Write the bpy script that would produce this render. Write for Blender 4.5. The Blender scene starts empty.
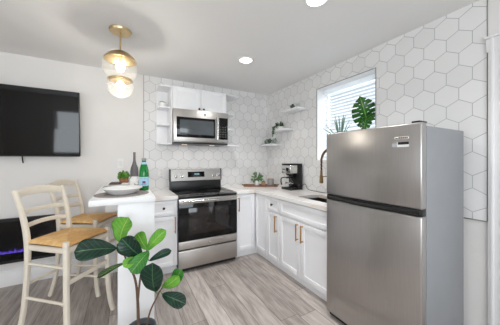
import bpy, bmesh, math, random
from mathutils import Vector, Matrix, Euler
random.seed(7)
PI = math.pi
SC = bpy.context.scene
COL = SC.collection

# ------------------------------------------------------------------ camera, world, lights, exposure
CAM_YAW = 0.507
CAM = Vector((-2.241, -3.384, 1.368))
cd = bpy.data.cameras.new('camera'); cam = bpy.data.objects.new('camera', cd); COL.objects.link(cam)
cam.location = CAM; cam.rotation_euler = (PI/2, 0, -CAM_YAW)
cd.sensor_width = 36.0; cd.lens = 36.0*224.26/500.0; cd.shift_y = -0.0064; cd.clip_start = 0.02
SC.camera = cam
SC.view_settings.view_transform = 'Standard'; SC.view_settings.look = 'None'
SC.view_settings.gamma = 1.0; SC.view_settings.use_curve_mapping = False
SC.view_settings.exposure = -0.21
SC.cycles.max_bounces = 10; SC.cycles.diffuse_bounces = 6; SC.cycles.transparent_max_bounces = 16

w = bpy.data.worlds.new('daylight'); SC.world = w; w.use_nodes = True
bg = w.node_tree.nodes['Background']
sky = w.node_tree.nodes.new('ShaderNodeTexSky'); sky.sky_type = 'HOSEK_WILKIE'; sky.turbidity = 6.0
sky.sun_direction = (0.5, -0.3, 0.8)
hsv = w.node_tree.nodes.new('ShaderNodeHueSaturation'); hsv.inputs['Saturation'].default_value = 0.35
w.node_tree.links.new(sky.outputs[0], hsv.inputs['Color']); adc = w.node_tree.nodes.new('ShaderNodeMix'); adc.data_type = 'RGBA'; adc.blend_type = 'ADD'; adc.inputs[0].default_value = 1.0
adc.inputs[7].default_value = (0.26, 0.28, 0.31, 1)
w.node_tree.links.new(hsv.outputs[0], adc.inputs[6]); w.node_tree.links.new(adc.outputs[2], bg.inputs['Color'])
bg.inputs['Strength'].default_value = 1.6

def area(name, loc, rot, sx, sy, power, color=(1, 1, 1), shape='RECTANGLE'):
    l = bpy.data.lights.new(name, 'AREA'); l.shape = shape; l.size = sx
    if shape == 'RECTANGLE': l.size_y = sy
    l.energy = power; l.color = color
    o = bpy.data.objects.new(name, l); COL.objects.link(o); o.location = loc; o.rotation_euler = rot
    return o
# daylight entering through the living-room windows behind the camera, and the kitchen window
area('daylight_rear_window', (-2.7, -5.62, 1.45), (PI/2+0.30, 0, 0), 2.8, 1.3, 94, (0.86, 0.94, 1.0))
area('daylight_left_window', (-5.22, -3.3, 1.45), (PI/2+0.30, 0, -PI/2), 1.8, 1.3, 20, (0.89, 0.95, 1.0))
area('daylight_kitchen_window', (0.62, -1.6, 2.0), (PI/2+0.25, 0, PI/2), 1.2, 1.4, 40, (0.93, 0.97, 1.0))
# ceiling cans (two in view, the rest of the row and the living-room row unseen, added to light the room)
CEIL = 2.52
CANS = [(-1.02, -1.087), (-1.04, -2.21), (-1.03, -3.40), (-1.03, -4.6), (-3.2, -2.4), (-3.2, -3.5), (-3.2, -4.7), (-4.4, -2.4), (-4.4, -4.0)]
CAN_POWER = [7.6, 5.0, 4.0, 4.0]+[2.4]*5
for (x, y), pw_ in zip(CANS, CAN_POWER):
    can_ = area('ceiling_can_lamp', (x, y, CEIL-0.022), (0, 0, 0), 0.13, 0.13, pw_, (1.0, 0.99, 0.975), 'DISK'); can_.data.spread = math.radians(125)

# ------------------------------------------------------------------ material helpers
def lin(c):
    f = lambda v: v/12.92 if v <= 0.04045 else ((v+0.055)/1.055)**2.4
    return tuple(f(v/255.0) for v in c)
def rgba(c, k=1.0):
    l = lin(c); return tuple(min(1, v*k) for v in l)+(1.0,)
class NT:
    def __init__(s, name):
        s.m = bpy.data.materials.new(name); s.m.use_nodes = True; s.t = s.m.node_tree
        s.b = s.t.nodes.get('Principled BSDF'); s.out = s.t.nodes.get('Material Output')
    def node(s, typ, **kw):
        n = s.t.nodes.new(typ)
        for k, v in kw.items(): setattr(n, k, v)
        return n
    def link(s, a, b): s.t.links.new(a, b)
    def put(s, sock, v):
        if isinstance(v, bpy.types.NodeSocket): s.link(v, sock)
        else: sock.default_value = v
    def math(s, op, a, b=0.0, c=0.0):
        n = s.node('ShaderNodeMath', operation=op)
        s.put(n.inputs[0], a); s.put(n.inputs[1], b)
        if op in ('MULTIPLY_ADD',): s.put(n.inputs[2], c)
        return n.outputs[0]
    def obj(s): return s.node('ShaderNodeTexCoord').outputs['Object']
    def xyz(s):
        n = s.node('ShaderNodeSeparateXYZ'); s.link(s.obj(), n.inputs[0]); return n.outputs
    def comb(s, x=0.0, y=0.0, z=0.0):
        n = s.node('ShaderNodeCombineXYZ')
        for i, v in enumerate((x, y, z)): s.put(n.inputs[i], v)
        return n.outputs[0]
    def noise(s, scale=5, vec=None, detail=3, stretch=None):
        n = s.node('ShaderNodeTexNoise'); n.inputs['Scale'].default_value = scale; n.inputs['Detail'].default_value = detail
        v = vec if vec is not None else s.obj()
        if stretch:
            mp = s.node('ShaderNodeMapping'); mp.inputs['Scale'].default_value = stretch; s.link(v, mp.inputs[0]); v = mp.outputs[0]
        s.link(v, n.inputs['Vector']); return n.outputs['Fac']
    def ramp(s, fac, stops):
        n = s.node('ShaderNodeValToRGB'); e = n.color_ramp.elements
        while len(e) < len(stops): e.new(0.5)
        for i, (p, c) in enumerate(stops): e[i].position = p; e[i].color = c
        s.link(fac, n.inputs[0]); return n.outputs[0]
    def mix(s, fac, a, b, bt='MIX'):
        n = s.node('ShaderNodeMix', data_type='RGBA', blend_type=bt)
        s.put(n.inputs[0], fac); s.put(n.inputs[6], a); s.put(n.inputs[7], b); return n.outputs[2]
    def bump(s, h, strength=0.2, dist=0.002):
        n = s.node('ShaderNodeBump'); n.inputs['Strength'].default_value = strength; n.inputs['Distance'].default_value = dist
        s.link(h, n.inputs['Height']); s.link(n.outputs[0], s.b.inputs['Normal'])
    def set(s, **kw):
        for k, v in kw.items(): s.put(s.b.inputs[k], v)
        return s

def pm(name, c, rough=0.5, metal=0.0, var=0.06, scale=8.0, bump=0.0, stretch=None, spec=0.5, coat=0.0, emit=None, es=0.0, bscale=None):
    n = NT(name)
    f = n.noise(scale, stretch=stretch)
    col = n.ramp(f, [(0.3, rgba(c, 1-var)), (0.7, rgba(c, 1+var))])
    n.set(**{'Base Color': col, 'Roughness': rough, 'Metallic': metal, 'Specular IOR Level': spec, 'Coat Weight': coat})
    if bump: n.bump(n.noise(bscale or scale*6, stretch=stretch), bump)
    if emit: n.set(**{'Emission Color': rgba(emit), 'Emission Strength': es})
    return n.m

def glass(name, tint=(250, 252, 252), gloss=1.0, base=0.03, diffuse=None, dfac=0.0):
    n = NT(name); t = n.t
    tr = n.node('ShaderNodeBsdfTransparent'); tr.inputs[0].default_value = rgba(tint)
    gl = n.node('ShaderNodeBsdfGlossy'); gl.inputs['Roughness'].default_value = 0.03
    nz = n.noise(3.0); n.link(n.math('MULTIPLY_ADD', nz, 0.02, 0.02), gl.inputs['Roughness'])
    lw = n.node('ShaderNodeLayerWeight'); lw.inputs[0].default_value = 0.35
    f = n.math('MULTIPLY_ADD', n.math('POWER', lw.outputs['Facing'], 2.5), 0.55*gloss, base)
    mx = n.node('ShaderNodeMixShader'); n.link(f, mx.inputs[0]); n.link(tr.outputs[0], mx.inputs[1]); n.link(gl.outputs[0], mx.inputs[2])
    last = mx
    if diffuse:
        df = n.node('ShaderNodeBsdfPrincipled'); df.inputs['Base Color'].default_value = rgba(diffuse); df.inputs['Roughness'].default_value = 0.1
        m2 = n.node('ShaderNodeMixShader'); m2.inputs[0].default_value = dfac
        n.link(mx.outputs[0], m2.inputs[1]); n.link(df.outputs[0], m2.inputs[2]); last = m2
    n.link(last.outputs[0], n.out.inputs[0]); t.nodes.remove(n.b)
    return n.m

def emis(name, c, s):
    n = NT(name); f = n.noise(4.0)
    n.set(**{'Base Color': n.ramp(f, [(0, rgba(c)), (1, rgba(c))]), 'Emission Color': rgba(c), 'Emission Strength': s, 'Roughness': 0.4})
    return n.m

def hex_tile(name, axis, a0, z0, pitch=0.1545):
    n = NT(name); o = n.xyz()
    S3 = math.sqrt(3.0)
    u = n.math('DIVIDE', n.math('SUBTRACT', o[axis], a0), pitch)
    v = n.math('DIVIDE', n.math('SUBTRACT', o[2], z0), pitch)
    def cell(du, dv):
        uu = n.math('ADD', u, du); vv = n.math('ADD', v, dv)
        iu = n.math('FLOOR', uu); iv = n.math('FLOOR', n.math('DIVIDE', vv, S3))
        fu = n.math('SUBTRACT', n.math('SUBTRACT', uu, iu), 0.5)
        fv = n.math('SUBTRACT', n.math('SUBTRACT', vv, n.math('MULTIPLY', iv, S3)), S3/2)
        d2 = n.math('ADD', n.math('MULTIPLY', fu, fu), n.math('MULTIPLY', fv, fv))
        return fu, fv, d2, iu, iv
    A = cell(0.0, S3/2); B = cell(0.5, 0.0)
    pick = n.math('LESS_THAN', A[2], B[2])
    def sel(i):
        return n.math('ADD', n.math('MULTIPLY', pick, A[i]), n.math('MULTIPLY', n.math('SUBTRACT', 1.0, pick), B[i]))
    x = n.math('ABSOLUTE', sel(0)); y = n.math('ABSOLUTE', sel(1))
    d = n.math('MAXIMUM', x, n.math('ADD', n.math('MULTIPLY', x, 0.5), n.math('MULTIPLY', y, S3/2)))
    e = n.math('SUBTRACT', 0.5, d)                                   # 0 at the joint
    mr = n.node('ShaderNodeMapRange'); n.link(e, mr.inputs[0]); mr.inputs[1].default_value = 0.006; mr.inputs[2].default_value = 0.015
    wn = n.node('ShaderNodeTexWhiteNoise', noise_dimensions='3D'); n.link(n.comb(sel(3), sel(4), n.math('MULTIPLY', pick, 3.7)), wn.inputs['Vector'])
    tile = n.mix(wn.outputs['Value'], rgba((226, 225, 224)), rgba((235, 234, 233)))
    tile = n.mix(n.math('MULTIPLY', n.noise(9.0), 0.10), tile, rgba((214, 211, 208)))
    n.set(**{'Base Color': n.mix(mr.outputs[0], rgba((160, 158, 157)), tile)})
    n.set(Roughness=n.math('MULTIPLY_ADD', mr.outputs[0], -0.5, 0.8)); n.set(**{'Specular IOR Level': 0.35})
    # every tile sits at a very slightly different angle
    geo = n.node('ShaderNodeNewGeometry')
    sub = n.node('ShaderNodeVectorMath', operation='SUBTRACT'); n.link(wn.outputs['Color'], sub.inputs[0]); sub.inputs[1].default_value = (0.5, 0.5, 0.5)
    sc = n.node('ShaderNodeVectorMath', operation='SCALE'); n.link(sub.outputs[0], sc.inputs[0]); sc.inputs['Scale'].default_value = 0.035
    ad = n.node('ShaderNodeVectorMath', operation='ADD'); n.link(geo.outputs['Normal'], ad.inputs[0]); n.link(sc.outputs[0], ad.inputs[1])
    nm = n.node('ShaderNodeVectorMath', operation='NORMALIZE'); n.link(ad.outputs[0], nm.inputs[0])
    bp = n.node('ShaderNodeBump'); bp.inputs['Strength'].default_value = 0.35; bp.inputs['Distance'].default_value = 0.002
    n.link(mr.outputs[0], bp.inputs['Height']); n.link(nm.outputs[0], bp.inputs['Normal']); n.link(bp.outputs[0], n.b.inputs['Normal'])
    return n.m

def floor_mat():
    n = NT('wood_plank_floor'); o = n.xyz()
    W, L = 0.182, 1.22
    u = n.math('DIVIDE', o[0], W); iu = n.math('FLOOR', u); fu = n.math('SUBTRACT', u, iu)
    w1 = n.node('ShaderNodeTexWhiteNoise', noise_dimensions='1D'); n.link(iu, w1.inputs['W'])
    v = n.math('ADD', n.math('DIVIDE', o[1], L), w1.outputs['Value']); iv = n.math('FLOOR', v); fv = n.math('SUBTRACT', v, iv)
    w2 = n.node('ShaderNodeTexWhiteNoise', noise_dimensions='2D'); n.link(n.comb(iu, iv), w2.inputs['Vector'])
    off = n.node('ShaderNodeVectorMath', operation='MULTIPLY_ADD'); n.link(w2.outputs['Color'], off.inputs[0]); off.inputs[1].default_value = (7, 7, 7); n.link(n.obj(), off.inputs[2])
    g1 = n.noise(3.0, off.outputs[0], 5, (9, 1.1, 1)); g2 = n.noise(10.0, off.outputs[0], 4, (14, 0.8, 1))
    g = n.math('ADD', n.math('MULTIPLY', g1, 0.6), n.math('MULTIPLY', g2, 0.4))
    grain = n.ramp(g, [(0.34, rgba((156, 147, 142))), (0.5, rgba((196, 189, 184))), (0.66, rgba((222, 216, 212)))])
    tone = n.ramp(w2.outputs['Value'], [(0, rgba((204, 199, 196))), (1, rgba((255, 252, 250)))])
    c = n.mix(1.0, grain, tone, 'MULTIPLY')
    eu = n.math('MULTIPLY', n.math('MINIMUM', fu, n.math('SUBTRACT', 1.0, fu)), W); ev = n.math('MULTIPLY', n.math('MINIMUM', fv, n.math('SUBTRACT', 1.0, fv)), L)
    e = n.math('MINIMUM', eu, ev)
    mr = n.node('ShaderNodeMapRange'); n.link(e, mr.inputs[0]); mr.inputs[1].default_value = 0.0008; mr.inputs[2].default_value = 0.0028
    c = n.mix(mr.outputs[0], rgba((104, 90, 82)), c)
    n.set(**{'Base Color': c, 'Roughness': 0.42, 'Specular IOR Level': 0.4}); n.bump(mr.outputs[0], 0.25, 0.001)
    return n.m

def steel(name, c, stretch, rough=0.28):
    n = NT(name)
    f = n.noise(6.0, stretch=stretch, detail=4)
    n.set(**{'Base Color': n.ramp(f, [(0.3, rgba(c, 0.93)), (0.7, rgba(c, 1.05))]), 'Metallic': 1.0})
    n.set(Roughness=n.math('MULTIPLY_ADD', f, 0.10, rough-0.05))
    n.bump(f, 0.03, 0.001)
    return n.m

def quartz():
    n = NT('white_veined_quartz')
    d = n.noise(2.2, detail=6)
    wv = n.node('ShaderNodeTexWave', wave_type='BANDS'); wv.inputs['Scale'].default_value = 1.1; wv.inputs['Distortion'].default_value = 9.0; wv.inputs['Detail'].default_value = 4.0
    n.link(n.obj(), wv.inputs['Vector'])
    vein = n.math('MULTIPLY', n.math('POWER', wv.outputs['Fac'], 6.0), d)
    c = n.mix(vein, rgba((240, 237, 234)), rgba((216, 200, 186)))
    n.set(**{'Base Color': c, 'Roughness': 0.18}); return n.m

def rush():
    n = NT('woven_rush_straw'); o = n.xyz()
    ax = n.math('ABSOLUTE', o[0]); ay = n.math('ABSOLUTE', o[1])
    band = n.math('MAXIMUM', ax, ay)
    s = n.math('SINE', n.math('MULTIPLY', band, 2*PI/0.0085))
    nz = n.noise(30.0); side = n.math('GREATER_THAN', ax, ay)
    c = n.ramp(n.math('MULTIPLY_ADD', s, 0.12, n.math('MULTIPLY_ADD', nz, 0.6, 0.2)), [(0.25, rgba((196, 142, 78))), (0.5, rgba((240, 194, 128))), (0.8, rgba((250, 218, 162)))])
    c = n.mix(n.math('MULTIPLY', side, 0.5), c, rgba((214, 158, 90)))  # front and back triangles coloured darker, imitating the shading that shows the diagonals
    n.set(**{'Base Color': c, 'Roughness': 0.62}); n.bump(s, 0.5, 0.002); return n.m

def leaf_mat(name, dark, light, vein, rough=0.3, vs=7.0):
    n = NT(name)
    uv = n.node('ShaderNodeTexCoord').outputs['UV']; sp = n.node('ShaderNodeSeparateXYZ'); n.link(uv, sp.inputs[0])
    u, v = sp.outputs[0], sp.outputs[1]
    off = n.math('ABSOLUTE', n.math('SUBTRACT', v, 0.5))
    mid = n.math('LESS_THAN', off, 0.022)
    ph = n.math('FRACT', n.math('MULTIPLY', n.math('SUBTRACT', u, n.math('MULTIPLY', off, 0.55)), vs))
    vn = n.math('LESS_THAN', n.math('ABSOLUTE', n.math('SUBTRACT', ph, 0.5)), 0.045)
    base = n.ramp(n.noise(14.0), [(0.3, rgba(dark)), (0.75, rgba(light))])
    c = n.mix(n.math('MULTIPLY', n.math('MAXIMUM', mid, n.math('MULTIPLY', vn, 0.55)), 0.75), base, rgba(vein))
    n.set(**{'Base Color': c, 'Roughness': rough, 'Specular IOR Level': 0.45})
    tl = n.node('ShaderNodeBsdfTranslucent'); n.link(c, tl.inputs[0])
    mx = n.node('ShaderNodeMixShader'); mx.inputs[0].default_value = 0.22
    n.link(n.b.outputs[0], mx.inputs[1]); n.link(tl.outputs[0], mx.inputs[2]); n.link(mx.outputs[0], n.out.inputs[0])
    n.bump(n.math('ABSOLUTE', n.math('SUBTRACT', ph, 0.5)), 0.25, 0.004)
    return n.m

M = {}
M['wall'] = pm('painted_wall', (230, 227, 224), 0.7, var=0.015, scale=2, bump=0.05, bscale=90)
M['ceiling'] = pm('painted_ceiling', (234, 233, 232), 0.8, var=0.012, scale=2, bump=0.05, bscale=90)
M['trimw'] = pm('white_trim_paint', (236, 235, 235), 0.4, var=0.015)
M['edge'] = pm('grey_tile_edging', (150, 148, 147), 0.35, metal=0.5)
M['tile_back'] = hex_tile('hexagon_tile_back', 0, -0.561, 1.697)
M['tile_right'] = hex_tile('hexagon_tile_right', 1, -2.5016, 2.139)
M['floor'] = floor_mat()
M['cab'] = pm('white_cabinet_paint', (238, 238, 240), 0.35, var=0.012)
M['quartz'] = quartz()
M['bartop'] = pm('white_bar_paint', (240, 240, 241), 0.3, var=0.012)
M['steel_h'] = steel('brushed_steel_sideways', (196, 192, 188), (1, 1, 60), 0.34)
M['steel_v'] = steel('brushed_steel_fridge', (182, 179, 177), (60, 60, 1.0), 0.30)
M['steel_p'] = steel('polished_steel', (210, 208, 206), (8, 8, 8), 0.16)
M['blackglass'] = pm('black_glass', (8, 8, 9), 0.06, var=0.1, spec=0.35)
M['ovenwin'] = pm('dark_oven_window', (34, 30, 29), 0.08, var=0.25, scale=3)
M['mwwin'] = pm('grey_microwave_window', (74, 80, 84), 0.12, var=0.15, scale=3)
M['black'] = pm('black_plastic', (20, 20, 21), 0.35, var=0.1)
M['blackmatte'] = pm('black_matte', (16, 16, 17), 0.7, var=0.1)
M['tvscreen'] = pm('dark_screen', (8, 8, 8), 0.05, var=0.08, spec=0.4)
M['brass'] = pm('brushed_brass', (200, 178, 138), 0.34, metal=1.0, var=0.05)
M['aged'] = pm('aged_brass', (146, 118, 84), 0.34, metal=1.0, var=0.08)
M['gold'] = pm('gold_pull', (190, 146, 88), 0.3, metal=1.0, var=0.05)
M['bronze'] = pm('dark_bronze', (58, 48, 42), 0.35, metal=0.8)
M['cream'] = pm('cream_paint', (228, 219, 203), 0.45, var=0.04, scale=12)
M['rush'] = rush()
M['clear'] = glass('clear_glass')
M['globe'] = glass('clear_globe_glass_sheen', (250, 251, 250), 1.0, 0.05, (245, 244, 240), 0.07)  # white diffuse share imitates the bright whitish sheen on the clear globes
M['pane'] = glass('window_pane', base=0.02, gloss=0.4)
M['green_glass'] = glass('green_bottle_glass', (20, 140, 60), 0.8, 0.04, (14, 140, 56), 0.7)
M['smoke'] = glass('smoked_fireplace_glass', (150, 150, 155), 0.3, 0.03)
M['white_ceramic'] = pm('white_ceramic', (238, 237, 235), 0.2, var=0.015)
M['grey_cloth'] = pm('grey_woven_cloth', (150, 144, 141), 0.85, var=0.16, scale=40, bump=0.4, bscale=160)
M['dark_cloth'] = pm('dark_brown_cloth', (96, 80, 74), 0.85, var=0.16, scale=40, bump=0.4, bscale=160)
M['greyvase'] = pm('matte_grey_glaze', (104, 102, 103), 0.55, var=0.06)
M['terracotta'] = pm('terracotta', (170, 116, 86), 0.75, var=0.1)
M['box_leaf'] = pm('boxwood_leaf', (82, 134, 44), 0.5, var=0.45, scale=25)
M['marble'] = None
nm = NT('grey_marble_cup'); vv = nm.noise(17.0, detail=5)
nm.set(**{'Base Color': nm.ramp(vv, [(0.40, rgba((236, 233, 230))), (0.52, rgba((225, 221, 217))), (0.57, rgba((110, 100, 95))), (0.66, rgba((232, 229, 226)))]), 'Roughness': 0.25}); M['marble'] = nm.m
M['pot_grey'] = pm('slate_grey_pot', (84, 90, 96), 0.5, var=0.06)
M['soil'] = pm('dark_soil', (52, 42, 34), 0.95, var=0.3, scale=60, bump=0.6)
M['bark'] = pm('brown_bark', (98, 74, 58), 0.8, var=0.2, scale=30, bump=0.4)
M['stalk'] = pm('green_stalk', (92, 128, 60), 0.5, var=0.1)
M['leaf_dark'] = leaf_mat('fig_leaf_dark', (6, 36, 28), (18, 62, 44), (84, 130, 86))
M['leaf_lime'] = leaf_mat('fig_leaf_lime', (78, 148, 40), (126, 190, 66), (186, 220, 120), 0.4)
M['leaf_mid'] = leaf_mat('fig_leaf_mid', (34, 104, 34), (66, 142, 48), (140, 190, 92), 0.35)
M['leaf_edge'] = leaf_mat('fig_leaf_under', (20, 44, 28), (52, 84, 40), (160, 196, 70), 0.4)
M['monstera'] = leaf_mat('monstera_leaf', (18, 66, 20), (52, 124, 38), (128, 168, 80), 0.3, 6.0)
M['aloe'] = pm('aloe_leaf', (104, 136, 118), 0.45, var=0.2, scale=30)
M['herb'] = pm('herb_leaf', (104, 142, 92), 0.55, var=0.35, scale=40)
M['darkherb'] = pm('trailing_leaf', (58, 94, 50), 0.55, var=0.35, scale=40)
M['walnut'] = pm('reddish_wood', (128, 84, 58), 0.5, var=0.25, scale=14, stretch=(1, 8, 8))
M['copper_pot'] = pm('tan_wooden_pot', (178, 142, 110), 0.55, var=0.15, scale=20)
M['candle'] = pm('grey_ribbed_glass', (150, 148, 148), 0.4, var=0.06)
nm = NT('white_blind_slat'); c_ = nm.ramp(nm.noise(5.0), [(0, rgba((238, 240, 242))), (1, rgba((242, 244, 246)))]); nm.set(**{'Base Color': c_, 'Roughness': 0.5})
tl_ = nm.node('ShaderNodeBsdfTranslucent'); nm.link(c_, tl_.inputs[0]); mx_ = nm.node('ShaderNodeMixShader'); mx_.inputs[0].default_value = 0.4
nm.link(nm.b.outputs[0], mx_.inputs[1]); nm.link(tl_.outputs[0], mx_.inputs[2]); nm.link(mx_.outputs[0], nm.out.inputs[0]); M['slat'] = nm.m
M['fridge_side'] = pm('grey_fridge_side', (146, 149, 153), 0.42, var=0.03, scale=6, bump=0.06, bscale=140, metal=0.2)
M['sticker'] = pm('white_sticker', (226, 226, 224), 0.4)
M['sticker_grey'] = pm('grey_sticker_print', (166, 168, 170), 0.4, var=0.3, scale=260)
M['badge'] = pm('silver_badge', (222, 218, 212), 0.25, metal=0.8)
M['ink'] = pm('dark_ink', (70, 68, 66), 0.5)
M['label_blue'] = pm('pale_blue_label', (168, 206, 226), 0.5, var=0.04)
M['ink_blue'] = pm('navy_ink', (28, 56, 116), 0.5)
M['ink_red'] = pm('red_ink', (190, 40, 40), 0.5)
M['bulb'] = emis('glowing_bulb', (255, 232, 190), 14.0)
M['lens'] = emis('glowing_lens', (255, 248, 238), 7.0)
M['dimlens'] = emis('warm_cooktop_lens', (255, 236, 214), 1.6)
M['flame'] = emis('violet_flame', (128, 96, 255), 6.0)
M['display'] = emis('dim_display_digits', (150, 200, 210), 0.2)
M['cablegrey'] = pm('white_plate', (236, 234, 231), 0.4)
M['sinksteel'] = steel('sink_steel', (120, 113, 106), (8, 8, 8), 0.35)

# ------------------------------------------------------------------ mesh helpers
class MB:
    def __init__(s): s.bm = bmesh.new(); s.uv = s.bm.loops.layers.uv.new('UVMap')
    def box(s, x0, x1, y0, y1, z0, z1, bev=0.0, seg=2):
        x0, x1 = min(x0, x1), max(x0, x1); y0, y1 = min(y0, y1), max(y0, y1); z0, z1 = min(z0, z1), max(z0, z1)
        r = bmesh.ops.create_cube(s.bm, size=1.0)['verts']
        for v in r: v.co = Vector((x0+(v.co.x+.5)*(x1-x0), y0+(v.co.y+.5)*(y1-y0), z0+(v.co.z+.5)*(z1-z0)))
        if bev:
            es = list({e for v in r for e in v.link_edges})
            bmesh.ops.bevel(s.bm, geom=es, offset=min(bev, .45*min(x1-x0, y1-y0, z1-z0)), segments=seg, profile=0.5, affect='EDGES')
        return s
    def rings(s, rings, closed=False, cap=True):
        vs = [[s.bm.verts.new(p) for p in r] for r in rings]; n = len(vs[0])
        rng = range(len(vs)) if closed else range(len(vs)-1)
        for i in rng:
            a, b = vs[i], vs[(i+1) % len(vs)]
            for k in range(n): s.bm.faces.new((a[k], a[(k+1) % n], b[(k+1) % n], b[k]))
        if cap and not closed:
            s.bm.faces.new(list(reversed(vs[0]))); s.bm.faces.new(vs[-1])
        return s
    def lathe(s, prof, c=(0, 0, 0), seg=28, cap=True):
        R = []
        for r, z in prof:
            r = max(r, 0.0004)
            R.append([Vector((c[0]+r*math.cos(2*PI*k/seg), c[1]+r*math.sin(2*PI*k/seg), c[2]+z)) for k in range(seg)])
        return s.rings(R, cap=cap)
    def tube(s, pts, r, seg=10, flat=None, up=None, cap=True, closed=False):
        pts = [Vector(p) for p in pts]; n = len(pts); R = []
        prev = None
        for i, p in enumerate(pts):
            if closed: t = pts[(i+1) % n]-pts[i-1]
            else: t = pts[min(i+1, n-1)]-pts[max(i-1, 0)]
            t.normalize()
            if up is not None: a = Vector(up); a = (a-t*a.dot(t)).normalized()
            elif prev is None:
                a = Vector((0, 0, 1)) if abs(t.z) < .9 else Vector((1, 0, 0)); a = (a-t*a.dot(t)).normalized()
            else: a = (prev-t*prev.dot(t)).normalized()
            prev = a; b = t.cross(a)
            rr = r[i] if isinstance(r, (list, tuple)) else r
            fl = flat if flat else 1.0
            ring = []
            for k in range(seg):
                th = 2*PI*k/seg; ca, sa = math.cos(th), math.sin(th)
                ring.append(p+a*(rr*ca)+b*(rr*fl*sa))
            R.append(ring)
        return s.rings(R, closed=closed, cap=cap)
    def bar(s, pts, wd, th, up, pw=4.0, seg=16):
        """rounded rectangular bar swept along pts; wd measured along up, th across it"""
        pts = [Vector(p) for p in pts]; n = len(pts); R = []
        for i, p in enumerate(pts):
            t = (pts[min(i+1, n-1)]-pts[max(i-1, 0)]).normalized()
            a = Vector(up); a = (a-t*a.dot(t)).normalized(); b = t.cross(a)
            w_ = wd[i] if isinstance(wd, (list, tuple)) else wd; h_ = th[i] if isinstance(th, (list, tuple)) else th
            ring = []
            for k in range(seg):
                q = 2*PI*(k+.5)/seg; ca, sa = math.cos(q), math.sin(q)
                f = (abs(ca)**pw+abs(sa)**pw)**(-1/pw)
                ring.append(p+a*(w_/2*ca*f)+b*(h_/2*sa*f))
            R.append(ring)
        return s.rings(R)
    def cyl(s, p0, p1, r0, r1=None, seg=20):
        return s.tube([p0, p1], [r0, r0 if r1 is None else r1], seg)
    def ball(s, c, r, sub=2, sc=(1, 1, 1), jit=0.0):
        vs = bmesh.ops.create_icosphere(s.bm, subdivisions=sub, radius=1.0)['verts']
        for v in vs:
            k = 1+random.uniform(-jit, jit)
            v.co = Vector((c[0]+v.co.x*r*sc[0]*k, c[1]+v.co.y*r*sc[1]*k, c[2]+v.co.z*r*sc[2]*k))
        return s
    def cells(s, xs, ys, hole, c0, c1, mp):
        """slab over a grid of breakpoints with holes; mp maps (a, b, c) to space"""
        V = {}
        def vert(i, j, k):
            if (i, j, k) not in V: V[(i, j, k)] = s.bm.verts.new(mp(xs[i], ys[j], (c0, c1)[k]))
            return V[(i, j, k)]
        ok = lambda i, j: 0 <= i < len(xs)-1 and 0 <= j < len(ys)-1 and (i, j) not in hole
        for i in range(len(xs)-1):
            for j in range(len(ys)-1):
                if not ok(i, j): continue
                for k in (0, 1):
                    s.bm.faces.new([vert(i, j, k), vert(i+1, j, k), vert(i+1, j+1, k), vert(i, j+1, k)])
                for (di, dj, a, b) in ((-1, 0, (i, j), (i, j+1)), (1, 0, (i+1, j), (i+1, j+1)), (0, -1, (i, j), (i+1, j)), (0, 1, (i, j+1), (i+1, j+1))):
                    if not ok(i+di, j+dj):
                        s.bm.faces.new([vert(*a, 0), vert(*b, 0), vert(*b, 1), vert(*a, 1)])
        return s
    def prism(s, poly, z0, z1, mp=None):
        mp = mp or (lambda a, b, c: Vector((a, b, c)))
        lo = [s.bm.verts.new(mp(a, b, z0)) for a, b in poly]; hi = [s.bm.verts.new(mp(a, b, z1)) for a, b in poly]
        n = len(poly)
        s.bm.faces.new(list(reversed(lo))); s.bm.faces.new(hi)
        for k in range(n): s.bm.faces.new((lo[k], lo[(k+1) % n], hi[(k+1) % n], hi[k]))
        return s
    def sheet(s, fn, nu, nv, th=0.0):
        """grid surface fn(u,v) with UVs"""
        vs = [[s.bm.verts.new(fn(i/nu, j/nv)) for j in range(nv+1)] for i in range(nu+1)]
        for i in range(nu):
            for j in range(nv):
                f = s.bm.faces.new((vs[i][j], vs[i+1][j], vs[i+1][j+1], vs[i][j+1]))
                for lp, (a, b) in zip(f.loops, ((i, j), (i+1, j), (i+1, j+1), (i, j+1))): lp[s.uv].uv = (a/nu, b/nv)
        return s
    def build(s, name, mat, parent=None, loc=None, ang=35, solid=0.0, bev=0.0):
        bmesh.ops.recalc_face_normals(s.bm, faces=s.bm.faces[:])
        me = bpy.data.meshes.new(name); s.bm.to_mesh(me); s.bm.free()
        for p in me.polygons: p.use_smooth = True
        me.set_sharp_from_angle(angle=math.radians(ang))
        me.materials.append(M[mat] if isinstance(mat, str) else mat)
        o = bpy.data.objects.new(name, me); COL.objects.link(o)
        if parent is not None: o.parent = parent
        if loc: o.location = loc
        if solid:
            md = o.modifiers.new('thickness', 'SOLIDIFY'); md.thickness = solid; md.offset = 0
        if bev:
            md = o.modifiers.new('bevel', 'BEVEL'); md.width = bev; md.segments = 2; md.limit_method = 'ANGLE'
        return o
def thing(name, label, cat, loc=(0, 0, 0), rz=0.0, group=None):
    o = bpy.data.objects.new(name, None); COL.objects.link(o); o.empty_display_size = 0.05
    o.location = loc; o.rotation_euler = (0, 0, rz); o['label'] = label; o['category'] = cat
    if group: o['group'] = group
    return o
def tag(o, label, cat, group=None):
    o['label'] = label; o['category'] = cat
    if group: o['group'] = group
    return o
def struct(o): o['kind'] = 'structure'; return o
def bez(p0, p1, p2, n=8):
    p0, p1, p2 = Vector(p0), Vector(p1), Vector(p2)
    return [(1-t)**2*p0+2*t*(1-t)*p1+t*t*p2 for t in [i/n for i in range(n+1)]]
def spline(pts, n=6):
    P = [Vector(p) for p in pts]; out = []
    for i in range(len(P)-1):
        a, b, c, d = P[max(i-1, 0)], P[i], P[i+1], P[min(i+2, len(P)-1)]
        for k in range(n):
            t = k/n
            out.append(0.5*((2*b)+(c-a)*t+(2*a-5*b+4*c-d)*t*t+(3*b-a-3*c+d)*t**3))
    return out+[P[-1]]
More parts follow.
